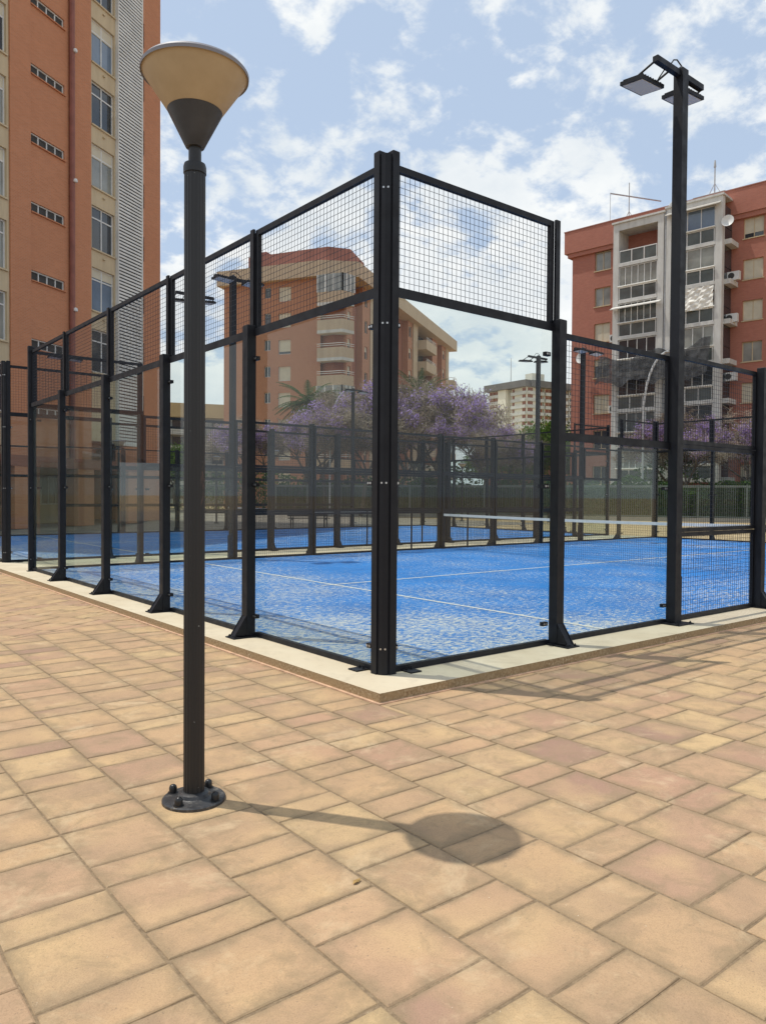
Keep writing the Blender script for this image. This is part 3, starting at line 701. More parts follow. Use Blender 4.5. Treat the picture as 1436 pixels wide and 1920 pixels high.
def window(parent, s0, s1, z0, z1, y, kind='two', fm='frame', blind=None, pm='pane', t=.06):
    """frame object with pane / blind children; local origin at the lower left"""
    w, h = round(s1-s0, 2), round(z1-z0, 2)
    def fr():
        mb = MB().box(0, w, -.06, 0, 0, t).box(0, w, -.06, 0, h-t, h).box(0, t, -.06, 0, t, h-t).box(w-t, w, -.06, 0, t, h-t)
        n = {'one': 1, 'two': 2, 'three': 3, 'four': 4, 'six': 6}.get(kind, 2)
        for i in range(1, n): x = w*i/n; mb.box(x-t*.5, x+t*.5, -.055, -.002, t, h-t)
        if kind == 'two' and h > 1.8: mb.box(t, w-t, -.050, -.004, h*.72, h*.72+t)
        return mb.mesh('window_frame', fm)
    f = link('window', mc(('win', w, h, kind, fm, t), fr), parent, (s0, y, z0))
    link('pane', mc(('pane', w, h, pm), lambda: MB().box(t, w-t, -.02, -.01, t, h-t).mesh('pane', pm)), f)
    if blind: link('blind', mc(('blind', w, h, blind), lambda: MB().box(t, w-t, -.045, -.021, h*(1-blind), h-t).mesh('blind', 'blind')), f)
    return f
def bld(name, label, loc, rz, cat='building'): return thing(name, label, cat, loc, rz)
def part(root, name, mb, mat, label=None):
    o = link(name, mb.mesh(name, mat), root)
    if label: o['label'] = label
    return o

# ------------------------------------------------------------------ tall brick tower (left)
T = bld('brick_tower', 'tall orange brick tower with cream window bands filling the left edge', (8.61, 31.75, GZ), R(32))
top = 33.2; FL = 2.83
zc = [22.24+FL*k for k in range(-6, 4)]
def tz(k): return 22.24+FL*k
w_ops = []
for k in range(-5, 4): w_ops.append((-.70, .88, tz(k)-1.0, tz(k)+.98))
link('wall', wall_mesh('cream_strip', -.80, .95, 3.9, top, w_ops, .18, 'cream'), T)
lw = [(-7.9, -5.62, 19.9+FL*k-1.05, 19.9+FL*k+.9) for k in range(-6, 5)]
link('wall', wall_mesh('cream_strip', -8.2, -5.51, 2.9, top, [(a, b, max(c, 3.0), d) for a, b, c, d in lw if d > 4.2], .18, 'cream'), T)
b = MB().box(-5.5, -4.42, -.07, 2, 3.0, top).box(-1.93, -.81, -.07, 2, 3.0, top); part(T, 'brick_pier', b, 'brick')
sl = [(-4.36, -2.42, 18.80+FL*k, 19.22+FL*k) for k in range(-5, 5)]
link('wall', wall_mesh('brick_bay', -4.41, -1.94, 3.0, top, sl, .16, 'brick', 0.0), T)
rnd = random.Random(3)
for i, (a, b_, c, d) in enumerate(w_ops):
    window(T, a, b_, c, d, .17, 'two', blind=rnd.choice([None, None, .22, .3]), pm=rnd.choice(['pane', 'pane', 'pane_pale', 'pane_blue']))
for i, (a, b_, c, d) in enumerate(lw):
    if d > 4.2: window(T, a, b_, max(c, 3.0), d, .17, 'two', blind=rnd.choice([None, .25]), pm=rnd.choice(['pane', 'pane_pale']))
for (a, b_, c, d) in sl:
    f = window(T, a, b_, c, d, .13, 'four', pm='darkgrey', t=.05)
    link('slit_sill', mc('slsill', lambda: MB().box(-.02, 1.97, -.20, -.062, -.045, -.0).mesh('sill', 'brick')), f)
def sills(root, ops_, mt_, e=.03, mtx=None):
    for (a, b_, c, d) in ops_:
        if c <= 3.001 and root is T: continue
        link('window_sill', mc(('sill', round(b_-a, 2), mt_, e), lambda: MB().box(-e, b_-a+e, -.07, -.001, -.07, -.005).mesh('sill', mt_)), root, (a, 0, c))
sills(T, w_ops+lw, 'cream')
part(T, 'downpipe', MB().tube((-2.09, -.12, 3), (-2.09, -.12, top), .12, .12, 8), 'pipe')
for k in range(-5, 3): link('pipe_lamp', mc('pl', lambda: auto_smooth(MB().lathe([(.02, -.1), (.09, -.07), (.1, 0), (.07, .07), (.01, .1)], 10).mesh('pipe_lamp', 'frame'))), T, (-2.05, -.26, 20.9+5.66*k/2*1.0)) if k % 2 == 0 else None
# small cable nipples on the cream spandrels
for k in range(-5, 4): link('wall_light', mc('wl', lambda: MB().box(-.06, .06, -.08, 0, -.03, .03).mesh('wall_light', 'cream')), T, (.1, -.001, tz(k)+1.5))
# louvre screen
mb = MB()
z = 3.9
while z < top: mb.poly([(1.0, -.15, z), (2.78, -.15, z), (2.78, -.15, z+.10), (1.0, -.15, z+.10)]).poly([(1.0, -.15, z+.10), (2.78, -.15, z+.10), (2.78, -.08, z+.13), (1.0, -.08, z+.13)]).poly([(1.0, -.15, z), (1.0, -.08, z+.03), (2.78, -.08, z+.03), (2.78, -.15, z)]); z += .16
stuff(part(T, 'louver_slats', mb, 'louver')); part(T, 'louver_frame', MB().box(.955, 1.0, -.18, .3, 3.85, top).box(2.78, 2.84, -.18, 1.49, 3.85, top).box(1.0, 2.78, -.17, -.0, 3.80, 3.895), 'louver')
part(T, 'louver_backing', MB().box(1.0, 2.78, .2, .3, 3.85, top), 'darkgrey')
# recessed brick end and its windows
sh = 1.5
ops = [(4.5, 5.2, 19.6+FL*k, 20.9+FL*k) for k in range(-5, 4)]
link('wall', wall_mesh('brick_end', 2.85, 6.62, 0.0, top, ops, .2, 'brick', sh), T)
for q, (a, b_, c, d) in enumerate(ops): window(T, a, b_, c, d, sh+.2, 'one', pm='pane')
part(T, 'side_wall', MB().box(6.5, 6.62, sh+.003, 16, 0, top), 'brick')
part(T, 'core', MB().box(-16, 6.45, 2.35, 15.9, 3.2, top-.05).box(-16, -8.2, .0, 2.3, 3.0, top), 'brick')
# arcade at ground level
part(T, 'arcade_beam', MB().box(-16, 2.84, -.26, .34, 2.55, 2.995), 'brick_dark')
mb = MB()
for s_ in (-14.5, -11.5, -8.5, -5.5, -1.9, 1.6): mb.box(s_, s_+1.05, -.24, .5, 0, 2.548)
part(T, 'arcade_pillar', mb, 'brick')
part(T, 'arcade_wall', MB().box(-16, 2.7, 3.5, 3.7, 0, 3.19), 'cream'); part(T, 'arcade_ceiling', MB().box(-16, 2.84, .345, 3.49, 2.9, 2.99), 'white')
for s_ in (-13, -9.6, -6.6, -3.4, -.2): window(T, s_, s_+1.5, .9, 2.3, 3.49, 'three', pm='pane_pale', fm='frame')
part(T, 'lower_wing_wall', MB().box(6.63, 11, 4.5, 12, 0, 3.9), 'tan')  # cream wall, its shade put into the colour as a darker tan
for s_ in (7.0, 9.0): window(T, s_, s_+1.3, 1.0, 2.6, 4.49, 'two', pm='pane_pale')
part(T, 'parapet', MB().box(-16.05, 6.65, -.28, 16, top+.003, top+.5), 'brick')

# ------------------------------------------------------------------ right red building
B = bld('red_apartment_building', 'red brick apartment building at the right edge with two white glazed balcony stacks', (49.79, 33.24, GZ), R(-82))
ST = 2.93
ops = [(-.79, .62, 20.07-ST*k, 21.6-ST*k) for k in range(0, 7)]
ops2 = [(10.87, 12.25, 20.14-2.95*k, 21.58-2.95*k) for k in range(0, 7)]
ops3 = [(16.2, 17.7, a[2], a[3]) for a in ops2]
link('wall', wall_mesh('front_wall', -2.75, 22, 0, 23.0, ops+ops2+ops3, .2, 'brick_red'), B)
kinds = [('two', None, 'pane_pale'), ('two', None, 'pane_pale'), ('two', .96, 'pane'), ('two', .35, 'pane'), ('two', .96, 'pane'), ('two', None, 'pane'), ('two', None, 'pane')]
for o_, (k, bl, pm) in zip(ops, kinds): window(B, *o_, .19, k, 'cream' if k else 'frame', bl, pm)
kinds = [('two', .75, 'pane'), ('two', .96, 'pane'), ('two', .97, 'pane'), ('two', None, 'pane_pale'), ('two', .96, 'pane'), ('two', None, 'pane'), ('two', .6, 'pane')]
for oo in (ops2, ops3):
    for o_, (k, bl, pm) in zip(oo, kinds): window(B, *o_, .19, k, 'cream', bl, pm)
sills(B, ops+ops2+ops3, 'cream', .06)
part(B, 'side_wall', MB().box(-2.85, -2.752, .004, 13, 0, 23.0), 'brick_red'); part(B, 'end_wall', MB().box(21.9, 22, .22, 13, 0, 23), 'brick_red')
part(B, 'parapet', MB().box(-3.46, 22.4, -.30, 13, 21.95, 23.75).box(-3.2, 22.2, -.2, 12.8, 21.6, 21.948), 'brick_red')
part(B, 'coping', MB().box(-3.5, 22.45, -.34, 13.05, 23.752, 23.83), 'roofred')
part(B, 'slit_window', MB().box(-2.87, -2.853, 2.0, 2.5, 18.5, 21.2).box(-2.87, -2.853, 2.0, 2.5, 14.5, 17.2).box(-2.87, -2.853, 2, 2.5, 10.5, 13.2), 'brick_dark')
pr = 2.0
def bay(s0, s1, oa, ob, zt, first_open, mats):
    """white balcony stack projecting pr outwards"""
    mb = MB().box(s0, oa, -pr, -.003, 0, zt).box(ob, s1, -pr, -pr+.45, 0, zt).box(oa, ob, -pr, -.003, zt-.55, zt)
    part(B, 'balcony_frame', mb, 'white')
    part(B, 'frame_cap', MB().box(s0-.1, s1+.1, -pr-.12, -.31, zt+.002, zt+.14), 'white')
    z = zt-.55
    for k in range(7):
        zb = z-2.83                       # floor level of this storey
        if zb < .3: break
        link('floor_slab', MB().box(oa, ob, -pr-.02, -.003, zb-.001, zb+.22).mesh('slab', 'white'), B)
        hp = 1.18
        # parapet panes: three framed panels
        w = (ob-oa-.1)
        f = link('balustrade', MB().box(0, w, -.05, 0, 0, .05).box(0, w, -.05, 0, .93, 1.0).box(0, .05, -.05, 0, .05, .93).box(w-.05, w, -.05, 0, .05, .93).box(w/3-.035, w/3+.035, -.05, 0, .05, .93).box(2*w/3-.035, 2*w/3+.035, -.05, 0, .05, .93).mesh('balustrade', 'frame'), B, (oa+.05, -pr+.05, zb+.23))
        for q in range(3): link('pane', mc(('bpane', round(w, 2)), lambda: MB().box(.06, w/3-.06, -.03, -.02, .05, .93).mesh('pane', 'pane_green')), f, (q*w/3, 0, 0))
        if not (first_open and k == 0):
            kind, pm = mats[k % len(mats)]
            zz0 = zb+1.26
            if kind == 'tarp':
                mt = MB(); nx, nz = 14, 8
                pt = lambda i, j: (oa+.05+(ob-oa-.1)*i/nx, -pr-.04+.10*math.sin(i*1.7+j*.9)*math.sin(j*1.3+.4)-(.22 if 2 < i < 11 and j < 4 else 0)*abs(math.sin(i*.7)), zz0-.12+(z-zz0+.1)*j/nz)
                for i in range(nx):
                    for j in range(nz): mt.poly([pt(i, j), pt(i+1, j), pt(i+1, j+1), pt(i, j+1)])
                part(B, 'tarpaulin', mt, 'tarp', 'crumpled white tarpaulin over a glazed balcony')
            else: window(B, oa+.03, ob-.03, zz0, z-.03, -pr+.12, kind, 'frame', None, pm, .05)
            link('awning_roll', MB().tube((oa-.02, -pr-.1, zb+1.27), (ob+.02, -pr-.1, zb+1.27), .06, .06, 7, True).mesh('awning_roll', 'tarp'), B)
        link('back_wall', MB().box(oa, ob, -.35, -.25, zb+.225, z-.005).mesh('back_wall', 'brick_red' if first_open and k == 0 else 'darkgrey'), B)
        # glazed return on the right flank
        window(B, 0, 0, 0, 0, 0) if False else None
        z = zb
bay(1.82, 5.85, 2.28, 5.38, 22.75, True, [('six', 'pane_pale'), ('six', 'pane_pale'), ('six', 'pane_green'), ('four', 'pane'), ('four', 'pane'), ('four', 'pane_green')])
bay(6.05, 10.1, 6.55, 9.6, 22.95, False, [('three', 'pane_blue'), ('three', 'pane_pale'), ('tarp', None), ('four', 'pane_pale'), ('four', 'pane'), ('three', 'pane')])
part(B, 'downpipe', MB().tube((5.95, -pr+.1, 0), (5.95, -pr+.1, 22.9), .07, .07, 8), 'metal')
z = 22.4
for k in range(7):
    zb = z-2.83
    if zb < .3: break
    link('flank_slab', MB().box(9.7, 10.55, -pr+.46, -.003, zb, zb+.35).mesh('flank_slab', 'white'), B)
    link('flank_window', MB().box(9.98, 10.06, -pr+.46, -.003, zb+.36, z-.003).box(10.061, 10.10, -pr+.46, -pr+.52, zb+.36, z-.003).box(10.061, 10.10, -pr+.6, -.1, zb+1.3, zb+1.38).mesh('flank_window', ['pane']), B)
    z = zb
def ac(parent, x, z, y=-.001):
    a = link('air_conditioner', mc('ac', lambda: MB().box(0, .85, -.34, 0, 0, .6).mesh('ac', 'frame')), parent, (x, y, z))
    link('fan_grille', mc('fan', lambda: MB().tube((.3, -.341, .3), (.3, -.352, .3), .22, .22, 20, True).mesh('fan', 'darkgrey')), a)
for x, z in ((10.1-.02, 18.0-.9), (9.98, 15.0-.9), (9.98, 9.9), (1.0, 14.0), (1.0, 8.3)): ac(B, x if x > 5 else .75, z, -.001 if x < 5 else -.6)
mb = MB()
# rooftop masts
part(B, 'antenna_mast', MB().tube((1.4, 1.5, 23.8), (1.4, 1.5, 27.2), .04, .04, 6, True).tube((.55, -.1, 26.1), (2.9, 4.2, 26.1), .06, .06, 6, True).tube((.55, -.1, 26.1), (.55, -.1, 23.9), .02, .02, 4).tube((1.4, 1.5, 24.9), (.8, 1.5, 23.8), .025, .025, 4).tube((1.4, 1.5, 24.9), (2.0, 1.5, 23.8), .025, .025, 4), 'metal')
part(B, 'antenna_mast', MB().tube((8.6, .5, 23.8), (8.6, .5, 26.6), .05, .05, 6, True).tube((8.6, .5, 26.1), (8.6, .5, 26.5), .10, .07, 6, True).tube((8.6, .5, 24.9), (8.0, .5, 23.8), .025, .025, 4).tube((8.6, .5, 24.9), (9.2, .5, 23.8), .025, .025, 4), 'metal')
part(B, 'roof_wall', MB().box(6.6, 9.0, 1.5, 1.7, 23.83, 24.6), 'grey')
def dish(parent, loc, r, rz):
    prof = [(r*.05, .0), (r*.5, .06*r), (r, .25*r)]
    me = auto_smooth(MB().lathe([(r*.02, 0), (r*.5, .06*r), (r, .25*r), (r*.97, .27*r), (r*.5, .09*r), (.01, .03*r)], 20).mesh('dish', 'frame'))
    o = link('satellite_dish', me, parent, loc); o.rotation_euler = (R(80), 0, rz); return o
dish(B, (6.3, -.7, 23.3), .65, R(15)); dish(B, (11.0-.55, -2.0, 21.0), .42, R(10)); dish(B, (-1.6, -.5, 13.0), .5, R(-10))
part(B, 'dish_arm', MB().tube((9.9, -1.9, 20.9), (10.4, -1.9, 21.0), .03).tube((-1.6, -.4, 12.9), (-1.6, 0, 12.7), .03), 'metal')
# dark shade net draped across both stacks
mt = MB(); nx, nz = 40, 10
def pt(i, j):
    s_ = .9+8.6*i/nx; q = j/nz
    zt = 12.25+.28*math.cos(i*.32)+.06*math.sin(i*.9)+.55*(i/nx)**2; zb = 10.2+.25*math.sin(i*.5)+.10*math.sin(i*1.1)
    return (s_, -pr-.22-.75*(1-q)+.05*math.sin(i*.45+j*.5)+.025*math.sin(i*1.3-j*.6), zb+(zt-zb)*q)
for i in range(nx):
    for j in range(nz): mt.poly([pt(i, j), pt(i+1, j), pt(i+1, j+1), pt(i, j+1)])
part(B, 'shade_net', mt, 'net', 'ragged dark shade net draped over the balconies')
for s_, z_ in ((1.8, 16.1), (6.1, 22.35)): link('awning', MB().poly([(s_, -pr-.05, z_+.2), (s_+3.9, -pr-.05, z_+.2), (s_+3.9, -pr-.4, z_), (s_, -pr-.4, z_)]).box(s_, s_+3.9, -pr-.44, -pr-.4, z_-.05, z_+.03).mesh('awning', 'tarp'), B)
# ground-floor arches as flat dark panels, inner shade put into the colour
mb = MB()
for s_ in (-2.5, 11, 14, 17): mb.box(s_, s_+1.8, -.02, -.003, .4, 3.0)
part(B, 'opening_shade_panel', mb, 'darkgrey')

# ------------------------------------------------------------------ middle building
Cn = (43.24, 60.35)
Lr = bld('corner_apartment_building', 'salmon brick apartment building with beige eaves and corner balconies, behind the jacaranda trees', (Cn[0], Cn[1], GZ), 0)
def face(rz):  # an intermediate frame is not allowed to be a fourth level, so bake the rotation
    return Matrix.Rotation(rz, 4, 'Z')
def baked(o, mtx):
    o.matrix_basis = mtx @ o.matrix_basis; return o
mats_ = (face(R(-60)), face(R(32)))
ML, MR = mats_
# left face: s from -14.5 to -2.6 (s measured to the corner), centre column at M
sM = -( (Vector((38.49, 65.47))-Vector(Cn)).length )            # position of the M column on this face
offY = 0.0
zl = [23.2, 20.4, 17.54, 14.68, 11.87, 9.0, 6.15, 3.3]
lo = []
for z in zl: lo += [(sM-.64-.1, sM+.76, z-.95, z+.6), (sM-2.45, sM-1.7, z-.45, z+.7)]
fl0, fl1 = -14.8, -2.45
fl_l = sM-7.57
link_ = lambda me, nm, mtx: baked(link(nm, me, Lr), mtx)
# exact: left end at 7.57 left of M, bay begins 4.31 right of M
LE, BE = sM-7.57, sM+4.31
link_(wall_mesh('left_wall', LE, BE, 0, 24.4, lo, .2, 'brick_pink'), 'wall', ML)
link_(MB().box(LE, LE+.1, .004, 9, 0, 24.4).mesh('left_end_wall', 'brick_pink'), 'wall', ML)
for i, o_ in enumerate(lo):
    w = baked(window(Lr, *o_, .19, 'two' if i % 2 else 'one', 'frame', .97 if i % 2 == 0 and i not in (4,) else (.8 if i % 2 == 0 else None), 'pane'), ML)
part(Lr, 'core', MB().prism([tuple((ML @ Vector((LE+.3, .45, 0)))[:2]), tuple((ML @ Vector((BE, .45, 0)))[:2]), tuple((MR @ Vector((1.0, 3.0, 0)))[:2]), tuple((MR @ Vector((42.5, 3.0, 0)))[:2]), tuple((MR @ Vector((42.5, 10, 0)))[:2]), tuple((ML @ Vector((LE+.3, 9, 0)))[:2])], 0, 24.3), 'darkgrey')
# eave band
pl = lambda s, y, mtx: tuple((mtx @ Vector((s, y, 0)))[:2])
outer = [pl(LE-.5, -.7, ML), pl(BE+.3, -.7, ML), pl(1.2, -1.2, MR) , pl(44.6, -1.2, MR), pl(44.6, 8, MR), pl(4, 12, MR), pl(LE-.5, 10, ML)]
mb = MB().prism(outer, 24.4, 26.0); part(Lr, 'eave', mb, 'eave')
inner = [pl(LE+2.5, 1.0, ML), pl(BE+.5, .6, ML), pl(2.2, .2, MR), pl(7.5, .6, MR), pl(7.5, 7, MR), pl(LE+2.5, 7, ML)]
part(Lr, 'penthouse', MB().prism(inner, 26.002, 27.75), 'roofred')
part(Lr, 'chimney', MB().prism([pl(LE+3.3, 2, ML), pl(LE+4.2, 2, ML), pl(LE+4.2, 3, ML), pl(LE+3.3, 3, ML)], 27.7, 28.5), 'roofred')
part(Lr, 'penthouse', MB().prism([pl(20, 2.0, MR), pl(29, 2.0, MR), pl(29, 8, MR), pl(20, 8, MR)], 26.002, 28.2), 'eave')
# corner bay : polygon BE -> corner -> R face start
A0, A1, A2 = pl(BE, 0, ML), pl(BE+2.9, -.0, ML), pl(0.0, 0, MR)
c1 = pl(BE+2.9, -.9, ML)
bayout = [pl(BE+.01, -.9, ML), c1, pl(.6, -.9, MR), pl(.6, 2.5, MR), pl(BE+.01, 2.5, ML)]
bayin = [pl(BE+.01, .6, ML), pl(BE+2.4, .6, ML), pl(.2, 1.2, MR), pl(.6, 3, MR), pl(BE+.01, 3, ML)]
for k in range(9):
    zb = 24.4-2.88*(k+1)
    if zb < -2: break
    glazed = k in (0, 4)
    h = 1.35
    lo_ = max(zb, 0)
    link('balcony', MB().prism(bayout, lo_, zb+h-.3).mesh('balcony', 'eave'), Lr)
    if glazed:
        o = link('bay_window', MB().prism(bayout, zb+h-.29, zb+2.87).mesh('bay_window', 'pane_pale'), Lr)
        mb = MB()
        for a, b_ in ((bayout[0], bayout[1]), (bayout[1], bayout[2])):
            for q in (0, .33, .66, 1): x, y = a[0]+(b_[0]-a[0])*q, a[1]+(b_[1]-a[1])*q; mb.box(x-.06, x+.06, y-.06, y+.06, zb+h-.3, zb+2.87)
        link('mullion', mb.mesh('mullion', 'frame'), o)
    else:
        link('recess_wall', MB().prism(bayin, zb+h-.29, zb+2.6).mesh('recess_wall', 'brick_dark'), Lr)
        link('balcony_soffit', MB().prism(bayout, zb+2.55, zb+2.875).mesh('soffit', 'white'), Lr)
        mb = MB()
        for zr in (zb+h-.1, zb+h+.1):
            for a, b_ in ((bayout[0], bayout[1]), (bayout[1], bayout[2])): mb.tube((*a, zr), (*b_, zr), .035, .035, 5)
        link('railing', mb.mesh('railing', 'frame'), Lr)
# right face columns: (s0, s1, y, material, windows?)
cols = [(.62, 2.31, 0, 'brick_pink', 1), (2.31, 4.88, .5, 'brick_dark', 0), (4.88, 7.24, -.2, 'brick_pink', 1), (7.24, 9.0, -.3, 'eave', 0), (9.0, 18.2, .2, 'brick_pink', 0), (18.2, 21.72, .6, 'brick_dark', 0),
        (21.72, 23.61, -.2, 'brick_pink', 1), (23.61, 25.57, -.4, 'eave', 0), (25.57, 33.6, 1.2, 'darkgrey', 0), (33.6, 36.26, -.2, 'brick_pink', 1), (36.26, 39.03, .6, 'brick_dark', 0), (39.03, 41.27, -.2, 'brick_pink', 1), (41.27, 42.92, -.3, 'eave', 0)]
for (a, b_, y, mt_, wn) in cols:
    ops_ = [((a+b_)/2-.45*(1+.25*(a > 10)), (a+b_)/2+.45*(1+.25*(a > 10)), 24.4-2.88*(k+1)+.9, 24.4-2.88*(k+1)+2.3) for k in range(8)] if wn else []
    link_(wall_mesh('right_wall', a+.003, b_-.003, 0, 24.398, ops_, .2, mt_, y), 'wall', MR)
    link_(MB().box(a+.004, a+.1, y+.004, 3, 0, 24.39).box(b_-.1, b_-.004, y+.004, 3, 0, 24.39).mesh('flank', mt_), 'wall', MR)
    for o_ in ops_: baked(window(Lr, *o_, y+.19, 'one', 'frame', rnd.choice([None, .4]), 'pane'), MR)
for k in range(8):
    zb = 24.4-2.88*(k+1)
    link_(MB().box(25.7, 30.5, -1.6, 1.19, zb-.2, zb+1.05).mesh('balcony', 'eave'), 'balcony', MR)
    link_(MB().box(30.6, 33.5, -.9, 1.19, zb-.2+.5, zb+1.55).mesh('balcony', 'eave'), 'balcony', MR)
    r_ = link_(MB().box(25.7, 30.5, -1.6, -1.55, zb+1.15, zb+1.2).box(25.7, 30.5, -1.6, -1.55, zb+1.35, zb+1.4).mesh('railing', 'frame'), 'railing', MR)
    # curved end balconies on the far corner
    pts = [(42.93, -.2), (43.8, -1.0), (45.2, -1.0), (46.0, 0), (46.0, 2.5), (42.93, 2.5)]
    if k >= 1:
        link_(MB().prism(pts, zb-.1, zb+1.1).mesh('balcony', 'eave'), 'balcony', MR)
        mb = MB()
        for i in range(4): mb.tube((*pts[i], zb+1.5), (*pts[i+1], zb+1.5), .04, .04, 5); mb.tube((*pts[i], zb+1.1), (*pts[i], zb+1.5), .03, .03, 4)
        link_(mb.mesh('railing', 'frame'), 'railing', MR)
link_(MB().box(42.7, 42.9, 0, 8, 0, 24.39).mesh('end_wall', 'brick_pink'), 'wall', MR)

# ------------------------------------------------------------------ distant buildings
Pt = bld('pale_tower', 'distant pale high rise with banded storeys and dark eaves, seen beside the floodlight pole', (0, 0, -1), 0)
h = 55.5
fh = Vector((math.cos(yaw), math.sin(yaw))); rh = Vector((math.sin(yaw), -math.cos(yaw)))
pc = Vector((CAM.x, CAM.y))+fh*370+rh*(370*(985-718)/F); Pt.location = (pc.x, pc.y, -1)
WL, WR = Matrix.Rotation(R(-93.7), 4, 'Z'), Matrix.Rotation(R(-7.5), 4, 'Z')
pk = lambda nm, mb, mt_, mtx: baked(link(nm, mb.mesh(nm, mt_), Pt), mtx)
for mtx, segs in ((WL, [(-27, -19.5, 0, True), (-19.5, -13, -.9, False), (-13, -11, 1.5, False), (-11, -3.5, .3, True), (-3.4, -.2, -.6, True)]),
                  (WR, [(.1, 4.2, -.6, True), (4.3, 11.5, .6, True), (12, 20, 0, True), (20, 28, .8, True), (28.5, 40, 0, True)])):
    for (a, b_, y, wn) in segs:
        pk('tower_wall', MB().box(a+.02, b_-.02, y+.6, 9, 0, h-.01), 'palebld', mtx)
        if not wn:
            if y < 0: pk('stair_shaft', MB().box(a+.4, b_-.4, y, y+.59, 0, h-.02), 'palebld', mtx)
            continue
        for k in range(16):
            zb = h-3.3*(k+1)
            if zb < 10: break
            pk('storey_band', MB().box(a+.1, b_-.1, y-.5, y+.59, zb-.15, zb+1.35), 'white', mtx)
            n = max(1, int((b_-a)/2.4)); w_ = (b_-a-.6)/n
            for q in range(n):
                baked(link('window', mc(('dw', round(w_, 2)), lambda: MB().box(.12, w_-.12, 0, .05, 0, 1.7).mesh('w', 'brick_dark' if n % 2 else 'pane_green')), Pt, (a+.3+w_*q, y+.54, zb+1.36)), mtx)
pk('roof_eave', MB().box(-28.2, 1.0, -2, 10, h+.02, h+3.3), 'darkeave', WL); pk('roof_eave', MB().box(1.6, 41, -2, 10, h+.05, h+3.25), 'darkeave', WR)
pk('roof_house', MB().box(6, 14, 3, 8, h+3.3, h+7.5), 'palebld', WR); pk('antenna_mast', MB().tube((-14, 3, h+3.3), (-14, 3, h+16), .22, .12, 5), 'metal', WL)
Fb = bld('tan_roofed_block', 'distant grey apartment block with tan parapet seen between tower and lamp post', (44.9, 121, -.5), R(-20))
part(Fb, 'wall', MB().box(-6, 24, 0, 12, 0, 15.0), 'grey'); part(Fb, 'parapet', MB().box(-6.4, 24.4, -.6, 12.4, 15.02, 17.4), 'tan')
for k in range(5):
    zb = 15-3*(k+1); link('balcony', MB().box(-5, 8, -1.4, -.003, zb, zb+1.1).mesh('balcony', 'white'), Fb); link('balcony', MB().box(11, 19, -1.4, -.003, zb, zb+1.1).mesh('balcony', 'grey'), Fb)
    for q in range(8): link('window', mc('fbw', lambda: MB().box(0, 1.8, -.05, -.003, 0, 1.5).mesh('w', 'pane')), Fb, (-4.5+3.3*q, 0, zb+1.2))
mb = MB()
# low distant roofs closing the horizon behind the trees
def block(x, y, w, d, h_, rz, label, mt_='cream'):
    b_ = bld('low_building', label, (x, y, -.2), rz); part(b_, 'wall', MB().box(-w/2, w/2, 0, d, 0, h_), mt_); part(b_, 'roof', MB().box(-w/2-.4, w/2+.4, -.4, d+.4, h_+.003, h_+.5), 'roofred')
    for q in range(int(w/3.2)):
        for z_ in range(int(h_/3)): link('window', mc('lbw', lambda: MB().box(0, 1.4, -.05, -.003, 0, 1.3).mesh('w', 'pane')), b_, (-w/2+1+3.2*q, 0, 1+3*z_))
block(70, 100, 34, 10, 9, R(-45), 'low cream building behind the palms, mostly hidden by trees')
block(92, 60, 40, 10, 8, R(-65), 'low brick building behind the hedge, right of the purple trees', 'brick_red')
block(20, 110, 26, 10, 8, R(0), 'low tan building seen under the tower arcade', 'tan')

# ------------------------------------------------------------------ perimeter fence
def at(u, D):
    x = (u-718)/F; fh = Vector((math.cos(yaw), math.sin(yaw))); rh = Vector((math.sin(yaw), -math.cos(yaw))); p = Vector((CAM.x, CAM.y))+fh*D+rh*(x*D); return p
fa, fb = Vector((21.1, 55.1)), Vector((50.2, 3.5))
d = (fb-fa); Lf = d.length; rz = math.atan2(d.y, d.x)
PF = thing('perimeter_fence', 'grey green steel bar fence on a low wall behind the sandy strip', 'fence', (fa.x, fa.y, GZ), rz)
link('base_wall', MB().box(0, Lf, -.1, .1, -.1, .22).mesh('base_wall', 'grey'), PF)
nP = int(Lf/2.6); wP = Lf/nP
def barp():
    mb = MB()
    for i in range(1, 22): x = wP*i/22; mb.box(x-.011, x+.011, -.011, .011, .30, 2.15, caps=False)
    return mb.mesh('bars', 'fence')
for i in range(nP+1):
    link('fence_post', mc('fpst', lambda: MB().box(-.05, .05, -.05, .05, .22, 2.25).mesh('fence_post', 'fence')), PF, (i*wP, 0, 0))
    if i < nP:
        r_ = link('fence_panel', mc('fpan', lambda: MB().box(.05, wP-.05, -.025, .025, .25, .32).box(.05, wP-.05, -.025, .025, 2.08, 2.22).mesh('rails', 'fence')), PF, (i*wP, 0, 0))
        stuff(link('bars', mc('fbar', barp), r_))

